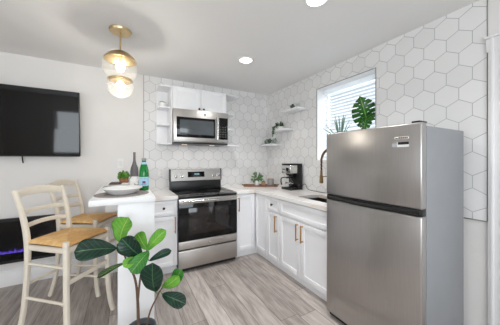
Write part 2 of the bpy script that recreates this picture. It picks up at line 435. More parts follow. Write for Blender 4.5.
FW = Vector((math.sin(CAM_YAW), math.cos(CAM_YAW), 0)); RT = Vector((math.cos(CAM_YAW), -math.sin(CAM_YAW), 0))

# ------------------------------------------------------------------ the setting
XL, YR = -5.2, -5.6
struct(MB().box(XL-.2, .25, YR-.2, .25, -0.12, 0).build('floor', 'floor'))
struct(MB().box(XL-.2, .25, YR-.2, .25, CEIL, CEIL+.12).build('ceiling', 'ceiling'))
wb = struct(MB().box(XL-.2, .25, .008, .2, 0, CEIL).build('wall_back', 'wall'))
TX = -2.02
MB().box(TX, 0, 0.0, .009, .90, CEIL).build('hexagon_tile', 'tile_back', wb)
WY0, WY1, WZ0, WZ1 = -2.0, -1.197, 1.34, 2.30
DY0, DY1, DZ = -3.735, -2.919, 2.12
wr = struct(MB().cells([YR-.2, DY0, DY1, WY0, WY1, .008], [0, WZ0, DZ, WZ1, CEIL], {(3, 1), (3, 2), (1, 0), (1, 1)}, .008, .25, lambda a, b, c: Vector((c, a, b))).build('wall_right', 'wall'))
MB().cells([-2.81, WY0, WY1, 0], [.93, WZ0, WZ1, CEIL], {(1, 1)}, 0, .009, lambda a, b, c: Vector((c, a, b))).build('hexagon_tile', 'tile_right', wr)
struct(MB().cells([YR-.2, -4.2, -2.4, .25], [0, .8, 2.1, CEIL], {(1, 1)}, XL-.15, XL, lambda a, b, c: Vector((c, a, b))).build('wall_left', 'wall'))
struct(MB().cells([XL, -4.1, -1.3, .25], [0, .8, 2.1, CEIL], {(1, 1)}, YR-.15, YR, lambda a, b, c: Vector((a, c, b))).build('wall_rear', 'wall'))
# tile edging
struct(MB().box(TX-.006, TX, -.004, .009, .0, CEIL).build('trim_1', 'edge'))
struct(MB().box(-.004, .009, -2.8135, -2.81, .93, CEIL).build('trim_2', 'edge'))
struct(MB().box(-.005, .009, -2.81, -1.98, .922, .93).build('trim_3', 'edge'))
t4 = MB(); e_ = .007
t4.box(-.004, .01, WY0, WY0-e_, WZ0, WZ1).box(-.004, .01, WY1, WY1+e_, WZ0, WZ1).box(-.004, .01, WY0-e_, WY1+e_, WZ1, WZ1+e_)
struct(t4.build('trim_4', 'edge'))
# baseboard on the back wall left of the tile, with a stepped top
bb = MB(); bb.box(XL, -2.3, -.012, .009, 0, .15, .002).box(XL, -2.3, -.007, .009, .15, .175, .003)
struct(bb.build('baseboard_back', 'trimw'))
struct(MB().box(XL, XL+.014, YR, 0, 0, .16, .003).build('baseboard_left', 'trimw'))
# window: reveal lining, frame, pane
w1 = struct(MB().cells([WY0, WY0+.03, WY1-.03, WY1], [WZ0, WZ0+.03, WZ1-.02, WZ1], {(1, 1)}, .175, .215, lambda a, b, c: Vector((c, a, b))).build('window_1', 'trimw'))
lin_ = MB(); lin_.box(.0, .175, WY0+.004, WY0-.0, WZ0, WZ1).box(0, .175, WY1-.004, WY1, WZ0, WZ1).box(0, .175, WY0, WY1, WZ1-.004, WZ1)
lin_.build('reveal', 'trimw', w1)
MB().box(-.012, .175, WY0, WY1, WZ0, WZ0+.018, .003).build('sill', 'trimw', w1)
MB().box(.193, .197, WY0+.03, WY1-.03, WZ0+.03, WZ1-.02).build('pane', 'pane', w1)
MB().box(.178, .210, WY0+.03, WY1-.03, 1.80, 1.835, .003).build('meeting_rail', 'trimw', w1)
# living-room windows behind the camera
w2 = struct(MB().cells([-4.1, -4.04, -2.74, -2.66, -1.36, -1.3], [.8, .86, 1.42, 1.47, 2.04, 2.1], {(1, 1), (1, 3), (3, 1), (3, 3)}, YR-.1, YR-.04, lambda a, b, c: Vector((a, c, b))).build('window_2', 'trimw'))
w3 = struct(MB().cells([-4.2, -4.14, -2.46, -2.4], [.8, .86, 1.42, 1.47, 2.04, 2.1], {(1, 1), (1, 3)}, XL-.1, XL-.04, lambda a, b, c: Vector((c, a, b))).build('window_3', 'trimw'))
# door at the right end of the tiled wall
dr = struct(MB().box(.03, .07, DY0, DY1, 0, DZ, .002).build('door_1', 'trimw'))
dc = MB()
for (a, b) in ((DY1, DY1+.10), (DY0-.10, DY0)):
    dc.box(-.018, .009, a, b, 0, DZ+.1, .003)
dc.box(-.028, .009, DY1+.012, DY1+.036, 0, DZ+.1, .004).box(-.024, .009, DY1+.07, DY1+.088, 0, DZ+.1, .004)
dc.box(-.02, .009, DY0-.12, DY1+.11, DZ, DZ+.09, .004).box(-.03, .009, DY0-.125, DY1+.115, DZ+.09, DZ+.108, .004)
dc.build('casing', 'trimw', dr)
pn = MB()
for z0, z1 in ((.2, .95), (1.1, 1.95)):
    pn.box(.022, .032, DY0+.12, DY1-.12, z0, z1, .006)
pn.build('door_panel', 'trimw', dr)
hd = MB(); hd.cyl((.03, DY0+.07, 1.0), (-.03, DY0+.07, 1.0), .012); hd.ball((-.045, DY0+.07, 1.0), .026, 3)
hd.build('door_knob', 'brass', dr)

# ------------------------------------------------------------------ fridge
FX0, FX1, FY0, FY1 = -.70, -.085, -2.712, -1.99
fr = thing('refrigerator', 'tall stainless steel top-freezer refrigerator at the right', 'refrigerator', ((FX0+FX1)/2, (FY0+FY1)/2, 0))
cx, cy = (FX0+FX1)/2, (FY0+FY1)/2
def L(m, *a, **k): return m
f = MB(); f.box(FX0+.065-cx, FX1-cx, FY0-cy, FY1-cy, .035, 1.575, .006); f.build('body', 'fridge_side', fr)
ZG = 1.052
for nm_, z0, z1 in (('freezer_door', ZG+.012, 1.592), ('refrigerator_door', .05, ZG-.03)):
    d = MB(); d.box(FX0-cx, FX0+.058-cx, FY0-.002-cy, FY1+.002-cy, z0, z1, .009, 3); dd = d.build(nm_, 'steel_v', fr)
    g = MB(); g.box(FX0+.052-cx, FX0+.068-cx, FY0+.006-cy, FY1-.006-cy, z0+.006, z1-.006); g.build('door_gasket', 'black', dd)
g = MB(); g.box(FX0+.006-cx, FX0+.06-cx, FY0+.0-cy, FY1-.0-cy, ZG-.03, ZG+.012, .004)
hp = []
for i in range(25):
    t = i/24; y = FY0+.015+t*(FY1-FY0-.03)
    hp.append((FX0-.002-.010*math.sin(PI*t)-cx, y-cy, ZG-.006-.012*math.sin(PI*t)))
g.bar(hp, .026, .018, (0, 0, 1)); g.build('handle_channel', 'black', fr)
g = MB(); g.box(FX0+.012-cx, FX0+.10-cx, FY0+.012-cy, FY0+.06-cy, 1.592, 1.604, .004); g.build('hinge_cover', 'black', fr)
for xx in (FX0+.1, FX1-.08):
    for yy in (FY0+.06, FY1-.06): MB().cyl((xx-cx, yy-cy, 0), (xx-cx, yy-cy, .04), .022).build('foot', 'black', fr)
g = MB(); g.box(FX0+.03-cx, FX0+.07-cx, FY0+.01-cy, FY1-.01-cy, .012, .05); g.build('toe_grille', 'black', fr)
px = FX0-cx
g = MB(); g.box(px-.003, px+.001, -2.645-cy, -2.560-cy, 1.494, 1.514, .001); bd = g.build('badge', 'badge', fr)
g = MB()
for k in range(7): g.box(px-.0038, px-.002, -2.640-cy+k*.0110, -2.633-cy+k*.0110, 1.500, 1.5085)
g.build('badge_lettering', 'ink', bd)
g = MB(); g.box(px-.0016, px+.001, -2.645-cy, -2.575-cy, 1.446, 1.478); st = g.build('sticker', 'sticker', fr)
g = MB(); g.box(px-.002, px-.001, -2.645-cy, -2.581-cy, 1.462, 1.478); g.build('sticker_band', 'black', st)
g = MB(); g.box(px-.0016, px+.001, -2.574-cy, -2.545-cy, 1.446, 1.474); g.build('sticker_print', 'sticker_grey', fr)

# ------------------------------------------------------------------ cabinets
def shaker(w_, h_, t_=.02, fr_=.055):
    """door in the x-z plane, lower left corner at origin, front face at y=-t"""
    m = MB()
    m.box(0, fr_, -t_, 0, 0, h_, .002).box(w_-fr_, w_, -t_, 0, 0, h_, .002)
    m.box(fr_, w_-fr_, -t_, 0, 0, fr_, .002).box(fr_, w_-fr_, -t_, 0, h_-fr_, h_, .002)
    m.box(fr_-.002, w_-fr_+.002, -t_+.009, -.002, fr_-.002, h_-fr_+.002)
    return m
def pull(x, z0, z1, mat='gold'):
    m = MB(); r = .0065
    m.bar([(x, -.020-.032, z0), (x, -.020-.032, z1)], .012, .012, (1, 0, 0))
    for z in (z0+.012, z1-.012): m.bar([(x, -.019, z), (x, -.054, z)], .011, .011, (1, 0, 0))
    return m
def knob(x, z):
    m = MB(); m.lathe([(.006, 0), (.006, .014), (.014, .018), (.015, .026), (.010, .031), (.001, .032)], seg=16)
    for v in m.bm.verts: v.co = Vector((x+v.co.x, -.020-v.co.z, z+v.co.y))
    return m
CT = .935; CH = .892; G = .0025
def base_cab(label, loc, rz, w_, depth, items, name='base_cabinet', toe=(0, 0), hollow=False):
    """local frame: x along the front, y=0 at the carcass front, +y to the wall"""
    t = thing(name, label, 'cabinet', loc, rz)
    m = MB()
    if hollow:
        m.cells([0, .018, w_-.018, w_], [0, .018, depth-.012, depth], {(1, 1)}, .123, CH-.0, lambda a, b, c: Vector((a, b, c))); m.box(0, w_, 0, depth, .105, .123)
    else: m.box(0, w_, 0, depth, .105, CH)
    m.build('carcass', 'cab', t)
    MB().box(toe[0], w_+toe[1], .055, .072, 0, .105).build('toe_kick', 'cab', t)
    for it in items:
        x0, x1, z0, z1 = it['r']
        d = shaker(x1-x0-2*G, z1-z0-2*G, fr_=it.get('f', .055)).build(it['n'], 'cab', t, (x0+G, 0, z0+G))
        if 'pull' in it: x, a, b = it['pull']; pull(x-x0-G, a-z0-G, b-z0-G, 'gold').build('handle', 'gold', d)
        if 'knob' in it: x, z = it['knob']; knob(x-x0-G, z-z0-G).build('knob', 'bronze', d)
    return t
FYC = -.608      # carcass front
DP = -.006-FYC
SX0, SX1 = -1.692, -.928
base_cab('narrow white base cabinet with drawer and door, left of the range', (-2.015, FYC, 0), 0, SX0-.004+2.015, DP,
         [dict(n='drawer', r=(0, .318, .71, .885), knob=(.16, .80), f=.04), dict(n='door', r=(0, .318, .108, .70), pull=(.286, .50, .69), f=.05)])
base_cab('white base cabinet with one tall door, right of the range', (SX1+.004, FYC, 0), 0, -.612-SX1-.004, DP,
         [dict(n='door', r=(0, -.632-SX1-.004, .108, .885), pull=(.032, .66, .845))], toe=(0, .059))
# right run, fronts face -x: local x -> world -y, local y -> world +x
RZ = -PI/2
base_cab('blind corner white base cabinet with plain narrow door, where the two runs meet', (FYC, -.634, 0), RZ, .296, DP,
         [dict(n='door', r=(0, .296, .108, .885))], name='corner_cabinet', toe=(-.079, 0))
base_cab('slim white base cabinet with knobbed drawer over a gold-handled door, right run', (FYC, -.934, 0), RZ, .264, DP,
         [dict(n='drawer', r=(0, .264, .71, .885), knob=(.13, .80), f=.04), dict(n='door', r=(0, .264, .108, .70), pull=(.215, .48, .68), f=.05)])
base_cab('wide white sink cabinet with false drawer front and two gold-handled doors', (FYC, -1.202, 0), RZ, .778, DP,
         [dict(n='drawer_front', r=(0, .778, .71, .885), f=.045), dict(n='door', r=(0, .372, .108, .70), pull=(.335, .50, .68)), dict(n='door', r=(.372, .778, .108, .70), pull=(.412, .50, .68))], name='sink_cabinet', hollow=True)

# worktops
m = MB(); m.box(-2.016, SX0-.003, -.640, -.001, CH, CT)
tag(m.build('countertop', 'quartz', bev=.003), 'short quartz worktop left of the range, behind the bar', 'countertop')
xs = [SX1+.003, -.640, -.49, -.14, -.001]; ys = [-1.98, -1.86, -1.36, -.640, -.001]
m = MB(); m.cells(xs, ys, {(0, 0), (0, 1), (0, 2), (2, 1)}, CH, CT, lambda a, b, c: Vector((a, b, c)))
tag(m.build('countertop', 'quartz', bev=.003), 'L-shaped pale veined quartz worktop turning the corner to the sink', 'countertop')
# sink
sk = thing('sink', 'undermount stainless steel sink in the worktop beside the fridge', 'sink', (-.315, -1.61, CH))
m = MB(); x0, x1, y0, y1 = -.172, .172, -.247, .247
m.cells([x0, x0+.004, x1-.004, x1], [y0, y0+.004, y1-.004, y1], {(1, 1)}, -.20, .001, lambda a, b, c: Vector((a, b, c)))
m.box(x0, x1, y0, y1, -.206, -.198); m.build('basin', 'sinksteel', sk)
m = MB(); m.lathe([(.001, -.1975), (.035, -.1975), (.042, -.195), (.045, -.1975)]); m.build('drain', 'steel_p', sk)

# ------------------------------------------------------------------ range
rc = thing('range', 'freestanding stainless steel electric range with black glass oven door', 'stove', ((SX0+SX1)/2, -.33, 0))
hw = (SX1-SX0)/2-.001; ry = -.33
B = lambda: MB()
m = B(); m.box(-hw, hw, -.635-ry, -.012-ry, .05, .905); m.build('body', 'black', rc)
m = B(); m.box(-hw, hw, -.668-ry, -.075-ry, .905, .920, .004); ck = m.build('cooktop', 'blackglass', rc)
for (bx, by, br) in ((-.19, -.20, .085), (.19, -.20, .105), (-.19, .08, .105), (.19, .08, .085)):
    m = B(); rr = br; m.lathe([(rr-.0015, .9201), (rr-.0015, .9206), (rr+.0015, .9206), (rr+.0015, .9201)], (bx, by-.02, 0), 40, cap=False)
    m.build('burner_ring', 'ink', ck)
m = B(); m.box(-hw, hw, -.075-ry, -.006-ry, .905, 1.06, .003); m.build('backguard_base', 'black', rc)
m = B(); m.prism([(-.088-ry, 1.055), (-.006-ry, 1.055), (-.006-ry, 1.222), (-.072-ry, 1.222)], -hw-.004, hw+.004, lambda a, b, c: Vector((c, a, b)))
bgd = m.build('backguard', 'steel_h', rc, bev=.004)
# slanted front plane of the backguard
def bgp(x, z, out=0.0): 
    t = (z-1.055)/.167; return Vector((x, -.088+.016*t-ry-out, z))
for e in (-1, 1):
    m = B(); m.box(e*(hw-.008), e*(hw+.006), -.09-ry, -.006-ry, 1.05, 1.224, .003); m.build('backguard_end_cap', 'black', rc)
m = B()
m.rings([[bgp(x, z, o) for x, z in ((-.135, 1.105), (.115, 1.105), (.115, 1.185), (-.135, 1.185))] for o in (-.002, .003)]); dp = m.build('display', 'blackglass', rc)
m = B()
for k, xx in enumerate((-.035, -.018, .004, .021)):
    m.rings([[bgp(x, z, o) for x, z in ((xx, 1.14), (xx+.011, 1.14), (xx+.011, 1.16), (xx, 1.16))] for o in (.0025, .0042)])
m.build('clock_digits', 'display', dp)
for xx in (-.305, -.215, .265, .335):
    m = B(); m.lathe([(.026, 0), (.026, .006), (.020, .008), (.018, .026), (.001, .027)], seg=24)
    m.box(-.004, .004, -.018, .018, .020, .030, .001)
    for v in m.bm.verts:
        p = bgp(xx, 1.125); n_ = Vector((0, -.995, .095)); u_ = Vector((0, .095, .995))
        v.co = p+Vector((1, 0, 0))*v.co.x+u_*v.co.y+n_*v.co.z
    m.build('control_knob', 'steel_p', rc)
fy = -.635-ry
m = B(); m.box(-hw, hw, fy-.03, fy, .385, .895, .005); od = m.build('oven_door', 'blackglass', rc)
m = B(); m.box(-hw+.115, hw-.125, fy-.0315, fy-.029, .455, .775, .001); m.build('oven_window', 'ovenwin', od)
m = B(); m.box(-hw+.002, hw-.002, fy-.036, fy-.029, .832, .892, .003); m.build('door_trim', 'steel_h', od)
m = B(); m.bar([(-hw+.03, fy-.075, .862), (hw-.03, fy-.075, .862)], .026, .022, (0, 0, 1), 2.5)
for e in (-1, 1): m.box(e*(hw-.055)-.014, e*(hw-.055)+.014, fy-.072, fy-.034, .852, .872, .003)
m.build('handle', 'steel_p', od)
m = B(); m.box(-hw, hw, fy-.031, fy, .287, .381, .004); bd_ = m.build('lower_trim', 'steel_h', rc)
m = B(); m.lathe([(.001, 0), (.016, 0), (.016, .002), (.001, .0025)], seg=24)
for v in m.bm.verts: v.co = Vector((v.co.x, fy-.031-v.co.z, .337+v.co.y))
m.build('round_emblem', 'badge', bd_)
m = B(); m.box(-hw, hw, fy-.031, fy, .06, .272, .004); m.build('storage_drawer', 'steel_h', rc)
m = B(); m.box(-hw+.01, hw-.01, fy+.0, fy+.05, .02, .06); m.build('kick_strip', 'black', rc)
for ex in (-1, 1):
    for yy in (fy+.07, .25): MB().cyl((ex*(hw-.05), yy, 0), (ex*(hw-.05), yy, .055), .018).build('foot', 'black', rc)

# ------------------------------------------------------------------ microwave, wall cabinet, shelf units
MX0, MX1, MZ0, MZ1 = -1.703, -.940, 1.572, 2.028
mw = thing('microwave', 'stainless steel over-the-range microwave with dark window under the wall cabinet', 'microwave', ((MX0+MX1)/2, -.2, MZ0))
h = (MX1-MX0)/2-.002; H = MZ1-MZ0
m = B(); m.box(-h, h, -.17, .198, .022, H-.002, .003); m.build('body', 'steel_h', mw)
m = B(); m.box(-h+.004, h-.004, -.19, .19, 0, .022, .003); m.build('vent_grille', 'black', mw)
m = B(); m.box(-h, h, -.205, -.170, .03, H-.002, .005); mf = m.build('front_frame', 'steel_h', mw)
m = B(); m.box(-h+.035, h-.205, -.209, -.204, .085, H-.105, .002); dw = m.build('door_glass', 'blackglass', mw)
m = B(); m.box(-h+.075, h-.225, -.2105, -.208, .125, H-.14, .001); m.build('window', 'mwwin', dw)
m = B(); m.box(h-.150, h-.012, -.209, -.204, .075, H-.075, .002); cp = m.build('control_panel', 'blackglass', mw)
m = B()
for i in range(3):
    for j in range(5): m.box(h-.132+i*.036, h-.112+i*.036, -.2098, -.2085, .105+j*.034, .121+j*.034)
m.build('keypad', 'ink', cp)
m = B(); m.bar([(h-.178, -.248, .07), (h-.178, -.252, H/2), (h-.178, -.248, H-.07)], .030, .022, (1, 0, 0), 3)
for z in (.085, H-.085): m.bar([(h-.178, -.204, z), (h-.178, -.25, z)], .022, .02, (1, 0, 0))
m.build('handle', 'steel_p', mw)
m = B(); m.lathe([(.001, 0), (.017, 0), (.017, .002), (.001, .0025)], seg=24)
for v in m.bm.verts: v.co = Vector((v.co.x+.03, -.205-v.co.z, H-.050+v.co.y))
lg = m.build('round_emblem', 'badge', mw)
m = B(); m.lathe([(.0125, .002), (.0125, .0032), (.0145, .0032), (.0145, .002)], seg=24, cap=False)
for v in m.bm.verts: v.co = Vector((v.co.x+.03, -.205-v.co.z, H-.050+v.co.y))
m.build('emblem_ring', 'ink', lg)

for sx_ in (-.2, .2):                                                # the cooktop lamps under the microwave
    m = B(); m.box(sx_-.035, sx_+.035, -.03, .02, -.0015, .001); m.build('cooktop_lamp', 'dimlens', mw)
    l = bpy.data.lights.new('cooktop_lamp_light', 'AREA'); l.shape = 'RECTANGLE'; l.size = .10; l.size_y = .08; l.energy = 0.42; l.color = (1, .93, .88)
    lo = bpy.data.objects.new('cooktop_lamp_light', l); COL.objects.link(lo); lo.parent = mw; lo.location = (sx_, -.02, -.006)
CZ0, CZ1 = 2.034, 2.335
wc = thing('wall_cabinet', 'white two-door wall cabinet mounted above the microwave', 'cabinet', (MX0, -.31, CZ0))
CW = MX1-MX0
m = B(); m.box(.001, CW-.001, 0, .308, 0, CZ1-CZ0); m.build('carcass', 'cab', wc)
for x0, kx in ((0, CW/2-.032), (CW/2, CW/2+.032)):
    d = shaker(CW/2-2*G, CZ1-CZ0-.004, fr_=.055).build('door', 'cab', wc, (x0+G, 0, .002))
    knob(kx-x0-G, .022).build('knob', 'bronze', d)
sh = thing('shelf_unit', 'white open shelf unit with back board, left of the microwave', 'shelf', (-1.862, -.31, 1.565))
sw = -1.7045+1.862
m = B(); m.box(0, sw, .29, .308, 0, CZ1-1.565, .001); m.build('back_board', 'cab', sh)
m = B(); m.box(sw-.012, sw, 0, .29, 0, CZ1-1.565, .001); m.build('side_board', 'cab', sh)
for z in (0, .255, .485, CZ1-1.565-.018):
    m = B()
    dd = .0 if z in (0, ) or z > .7 else .06
    m.prism([(0, .29), (0, dd+.02), (.02, dd), (sw-.012, dd), (sw-.012, .29)], z, z+.018); m.build('shelf_board', 'cab', sh, bev=.002)
sr = thing('shelf_unit', 'white open end shelves on the right side of the wall cabinet and microwave', 'shelf', (MX1+.001, -.31, 1.565))
m = B(); m.box(0, .012, .12, .308, 0, CZ1-1.565, .001); m.build('side_board', 'cab', sr)
for z, w_ in ((0, .24), (.255, .185), (.485, .185), (CZ1-1.565-.018, .23)):
    m = B(); pts = [(.012, .308), (.012, .0 if w_ > .2 else .08)]
    for k in range(7):
        a = PI/2*k/6; d0 = .0 if w_ > .2 else .08
        pts.append((w_-.05+.05*math.sin(a), d0+.05-.05*math.cos(a)))
    pts.append((w_, .308)); m.prism(pts, z, z+.018); m.build('shelf_board', 'cab', sr, bev=.002)
ob = thing('wall_outlet', 'white outlet plate on the hexagon tile left of the range', 'outlet', (-1.80, -.004, 1.19))
m = B(); m.box(-.036, .036, -.003, .004, -.058, .058, .002); m.build('cover_plate', 'cablegrey', ob)
m = B()
for z in (-.022, .022): m.box(-.016, .016, -.005, -.002, z-.014, z+.014, .002)
m.build('socket', 'sticker', ob)

# ------------------------------------------------------------------ bar with its supports
br = thing('breakfast_bar', 'white painted breakfast bar on a panel base, two stools beside it', 'bar', (-2.25, -.7, 0))
BT = 1.07
m = B(); m.box(-2.472+2.25, -2.030+2.25, -1.43+.7, -.003+.7, BT-.043, BT, .003); m.build('bar_top', 'bartop', br)
m = B(); m.box(-2.293+2.25, -2.034+2.25, -1.405+.7, -1.36+.7, 0, BT-.043, .002); m.build('end_panel', 'bartop', br)
m = B(); m.box(-2.16+2.25, -2.034+2.25, -1.36+.7, -.02+.7, 0, BT-.043); m.build('knee_wall', 'bartop', br)
m = B(); m.box(-2.45+2.25, -2.16+2.25, -.22+.7, -.16+.7, 0, BT-.043, .002); m.build('rear_panel', 'bartop', br)

# ------------------------------------------------------------------ stools
ST = .745
def stool(label, loc, rz):
    t = thing('bar_stool', label, 'stool', (loc[0], loc[1], 0), rz, 'cream ladder-back bar stools')
    fx, bx, fwid, bwid = .202, -.180, .200, .170      # half widths front and back
    # rush seat: four triangles with rounded rim
    m = B(); N = 20
    def top(u, v):
        a, b = u*2-1, v*2-1
        hwid = bwid+(fwid-bwid)*(a+1)/2
        sq = lambda s_: math.copysign(1-(1-abs(s_))**1.15, s_)
        x = (bx+(fx-bx)*(a+1)/2); y = hwid*b
        r = max(abs(a), abs(b))
        z = ST-.020*max(0, (r-.80)/.2)**2 + .013*(1-r) + .004*abs(abs(a)-abs(b))
        return Vector((x+.012*(a*abs(a)**3), y+.012*(b*abs(b)**3), z))
    m.sheet(top, N, N)
    def bot(u, v):
        p = top(u, v); r = max(abs(u*2-1), abs(v*2-1)); return Vector((p.x, p.y, ST-.050+.016*max(0, (r-.8)/.2)**2))
    m.sheet(bot, N, N)
    bmesh.ops.remove_doubles(m.bm, verts=m.bm.verts[:], dist=.0015)
    m.build('seat', 'rush', t, ang=60)
    for s in (-1, 1):
        m = B()
        pts = spline([(fx+.035, s*(fwid+.014), 0), (fx+.012, s*(fwid+.004), .10), (fx-.004, s*(fwid-.006), .32), (fx-.008, s*(fwid-.006), ST+.012)], 5)
        m.bar(pts, [.038]*len(pts), [.036]*len(pts), (1, 0, 0), 3.2)
        m.build('leg', 'cream', t)
        m = B()
        pts = spline([(bx-.075, s*(bwid+.014), 0), (bx-.030, s*(bwid+.006), .18), (bx-.004, s*bwid, .48), (bx, s*bwid, ST-.03), (bx-.028, s*(bwid+.006), ST+.16), (bx-.100, s*(bwid+.016), 1.125)], 5)
        n_ = len(pts)
        m.bar(pts, [.036+.010*math.exp(-((p.z-ST)/.15)**2)-.006*max(0, p.z-.9)/.2 for p in pts], [.034]*n_, (1, 0, 0), 3.2)
        m.build('rear_leg', 'cream', t)
    # seat frame
    m = B()
    m.bar([(fx-.004, -fwid+.01, ST-.052), (fx-.004, fwid-.01, ST-.052)], .045, .022, (0, 0, 1))
    m.bar([(bx+.004, -bwid, ST-.052), (bx+.004, bwid, ST-.052)], .04, .022, (0, 0, 1))
    for s in (-1, 1): m.bar([(bx, s*bwid, ST-.054), (fx, s*(fwid-.008), ST-.054)], .045, .022, (0, 0, 1))
    m.build('seat_frame', 'cream', t)
    # curved ladder rails
    def px_(z): 
        k = max(0, z-ST); return bx-.028*min(k/.16, 1)-.072*max(0, (k-.16)/.22)
    for z, hgt, bowz in ((ST+.10, .036, .012), (ST+.205, .034, .010), (ST+.345, .052, .022)):
        m = B(); pts = []
        for i in range(13):
            q = i/12*2-1; ww = bwid+.008
            pts.append((px_(z)-.035*(1-q*q), ww*q, z+bowz*(1-q*q)))
        m.bar(pts, [hgt+(.016*(1-(i/6-1)**2) if hgt > .05 else 0) for i in range(13)], .016, (0, 0, 1), 3.5)
        m.build('back_rail', 'cream', t)
    for (zf, zb) in ((.30, .30), (.565, .565)):
        for s in (-1, 1):
            m = B(); pb = -.028 if zb < .3 else -.008
            m.cyl((fx+(.003 if zf < .3 else -.006), s*(fwid-.002), zf), (bx+pb, s*(bwid+.004), zb), .0105, seg=12); m.build('stretcher', 'cream', t)
    for z in (.45,):
        m = B(); m.bar([(fx-.002, -fwid+.004, z), (fx-.002, fwid-.004, z)], .036, .02, (0, 0, 1)); m.build('stretcher', 'cream', t)
    m = B(); m.cyl((bx-.010, -bwid-.003, .40), (bx-.010, bwid+.003, .40), .0105, seg=12); m.build('stretcher', 'cream', t)
    return t
stool('cream ladder-back bar stool with rush seat, the nearer one, partly behind fig leaves', (-2.657, -1.010), math.radians(-38))
stool('cream ladder-back bar stool with rush seat, farther one against the wall side', (-2.590, -.395), math.radians(-27))

# ------------------------------------------------------------------ television and fireplace
tv = thing('television', 'large black flat-screen television mounted on the white wall', 'television', (-3.372, -.10, 1.772))
tv.rotation_euler = (math.radians(4), 0, 0)
tw, th_ = .662, .373
m = B(); m.box(-tw, tw, -.018, .022, -th_, th_, .004); m.build('bezel', 'black', tv)
m = B(); m.box(-tw+.008, tw-.008, -.0195, -.017, -th_+.016, th_-.008); m.build('screen', 'tvscreen', tv)
m = B(); m.box(-.3, .3, .022, .05, -.18, .25, .01); m.build('rear_housing', 'black', tv)
m = B(); m.tube(spline([(.147, .03, -.30), (.147, .035, -.38), (.146, .045, -.42), (.147, .055, -.45)], 5), .006, 8); m.build('cable', 'black', tv)
fp = thing('electric_fireplace', 'long black linear electric fireplace with violet flames, behind the stools', 'fireplace', (-3.68, 0, .257))
fw = .774; fh = .473
m = B(); m.cells([-fw, -fw+.03, fw-.03, fw], [0, .03, fh-.03, fh], {(1, 1)}, -.05, .004, lambda a, b, c: Vector((a, c, b))); m.build('frame', 'blackmatte', fp, bev=.003)
m = B(); m.box(-fw+.03, fw-.03, -.006, .004, .03, fh-.03); m.build('fire_box', 'blackmatte', fp)
m = B()
for i in range(150):
    x = random.uniform(-fw+.05, fw-.05); r = random.uniform(.006, .013); m.ball((x, random.uniform(-.035, -.016), .098+random.uniform(-.008, .008)), r, 1, (1, .8, 1), .25)
m.box(-fw+.03, fw-.03, -.042, -.008, .03, .094); m.build('ember_bed', 'blackmatte', fp)
m = B(); x = -fw+.06
while x < fw-.06:
    hh = random.uniform(.012, .045); ww = random.uniform(.008, .016); tipx = random.uniform(-.006, .006)
    m.tube([(x, -.025, .098), (x+tipx*.3, -.025, .104+hh*.4), (x+tipx, -.025, .104+hh)], [ww*.7, ww*.5, .001], 8, .5); x += ww*1.15
m.build('flames', 'flame', fp)
m = B(); m.box(-fw+.028, fw-.028, -.049, -.046, .028, fh-.028); m.build('front_glass', 'smoke', fp)
ws = thing('wall_switch', 'white switch plate on the plain wall above the bar', 'switch', (-2.30, .004, 1.315))
m = B(); m.box(-.037, .037, -.004, .004, -.06, .06, .002); m.build('cover_plate', 'cablegrey', ws)
m = B(); m.box(-.017, .017, -.007, -.003, -.034, .034, .002); m.build('rocker', 'sticker', ws)

# ------------------------------------------------------------------ pendant and ceiling cans
pd = thing('pendant_light', 'brass pendant light with two stacked clear glass globes over the bar', 'pendant lamp', (-2.28, -1.07, CEIL))
m = B(); m.lathe([(.001, 0), (.088, 0), (.090, -.006), (.084, -.022), (.001, -.024)], seg=36); m.build('canopy', 'brass', pd)
m = B(); m.cyl((0, 0, -.02), (0, 0, -.19), .006, seg=12); m.build('rod', 'brass', pd)
zc = -.33; R1 = .142; R2 = .108
prof = [(R1*math.sin(a), zc+R1*math.cos(a)) for a in [math.radians(d) for d in (2, 12, 22, 32, 42, 52, 60, 66)]]
m = B(); m.lathe(prof, seg=40, cap=False); m.build('cap', 'brass', pd, solid=.003)
gp = [((R1-.002)*math.sin(math.radians(d)), zc+(R1-.002)*math.cos(math.radians(d))) for d in range(66, 151, 7)]
m = B(); m.lathe(gp, seg=44, cap=False); m.build('upper_globe', 'globe', pd, ang=80)
zr = gp[-1][1]; zc2 = zr-.042
bp_ = [(.001, zr+.006), (.066, zr+.003), (.072, zr+.001), (R2*math.sin(math.radians(46)), zr-.004), (R2*math.sin(math.radians(58)), zc2+R2*math.cos(math.radians(58))), (R2*math.sin(math.radians(66))+.001, zc2+R2*math.cos(math.radians(66)))]
m = B(); m.lathe(bp_, seg=40, cap=False); m.build('band', 'brass', pd, solid=.003)
gp = [(R2*math.sin(math.radians(d)), zc2+R2*math.cos(math.radians(d))) for d in range(62, 181, 8)]
m = B(); m.lathe(gp, seg=44, cap=False); m.build('lower_globe', 'globe', pd, ang=80)
for zz, nm_ in ((zc, 'upper'), (zc2-.005, 'lower')):
    m = B(); m.cyl((0, 0, zz+.115 if nm_ == 'upper' else zz+.085), (0, 0, zz+.045), .016, seg=16); sk_ = m.build('socket', 'brass', pd)
    m = B(); m.lathe([(.012, .047), (.020, .036), (.035, .010), (.037, -.004), (.028, -.028), (.001, -.039)], (0, 0, zz), 20); m.build('bulb', 'bulb', pd)
    l = bpy.data.lights.new('pendant_bulb_light', 'POINT'); l.energy = 5.5; l.color = (1, .96, .90); l.shadow_soft_size = .035
    lo = bpy.data.objects.new('pendant_bulb_light', l); COL.objects.link(lo); lo.parent = pd; lo.location = (0, 0, zz-.06)
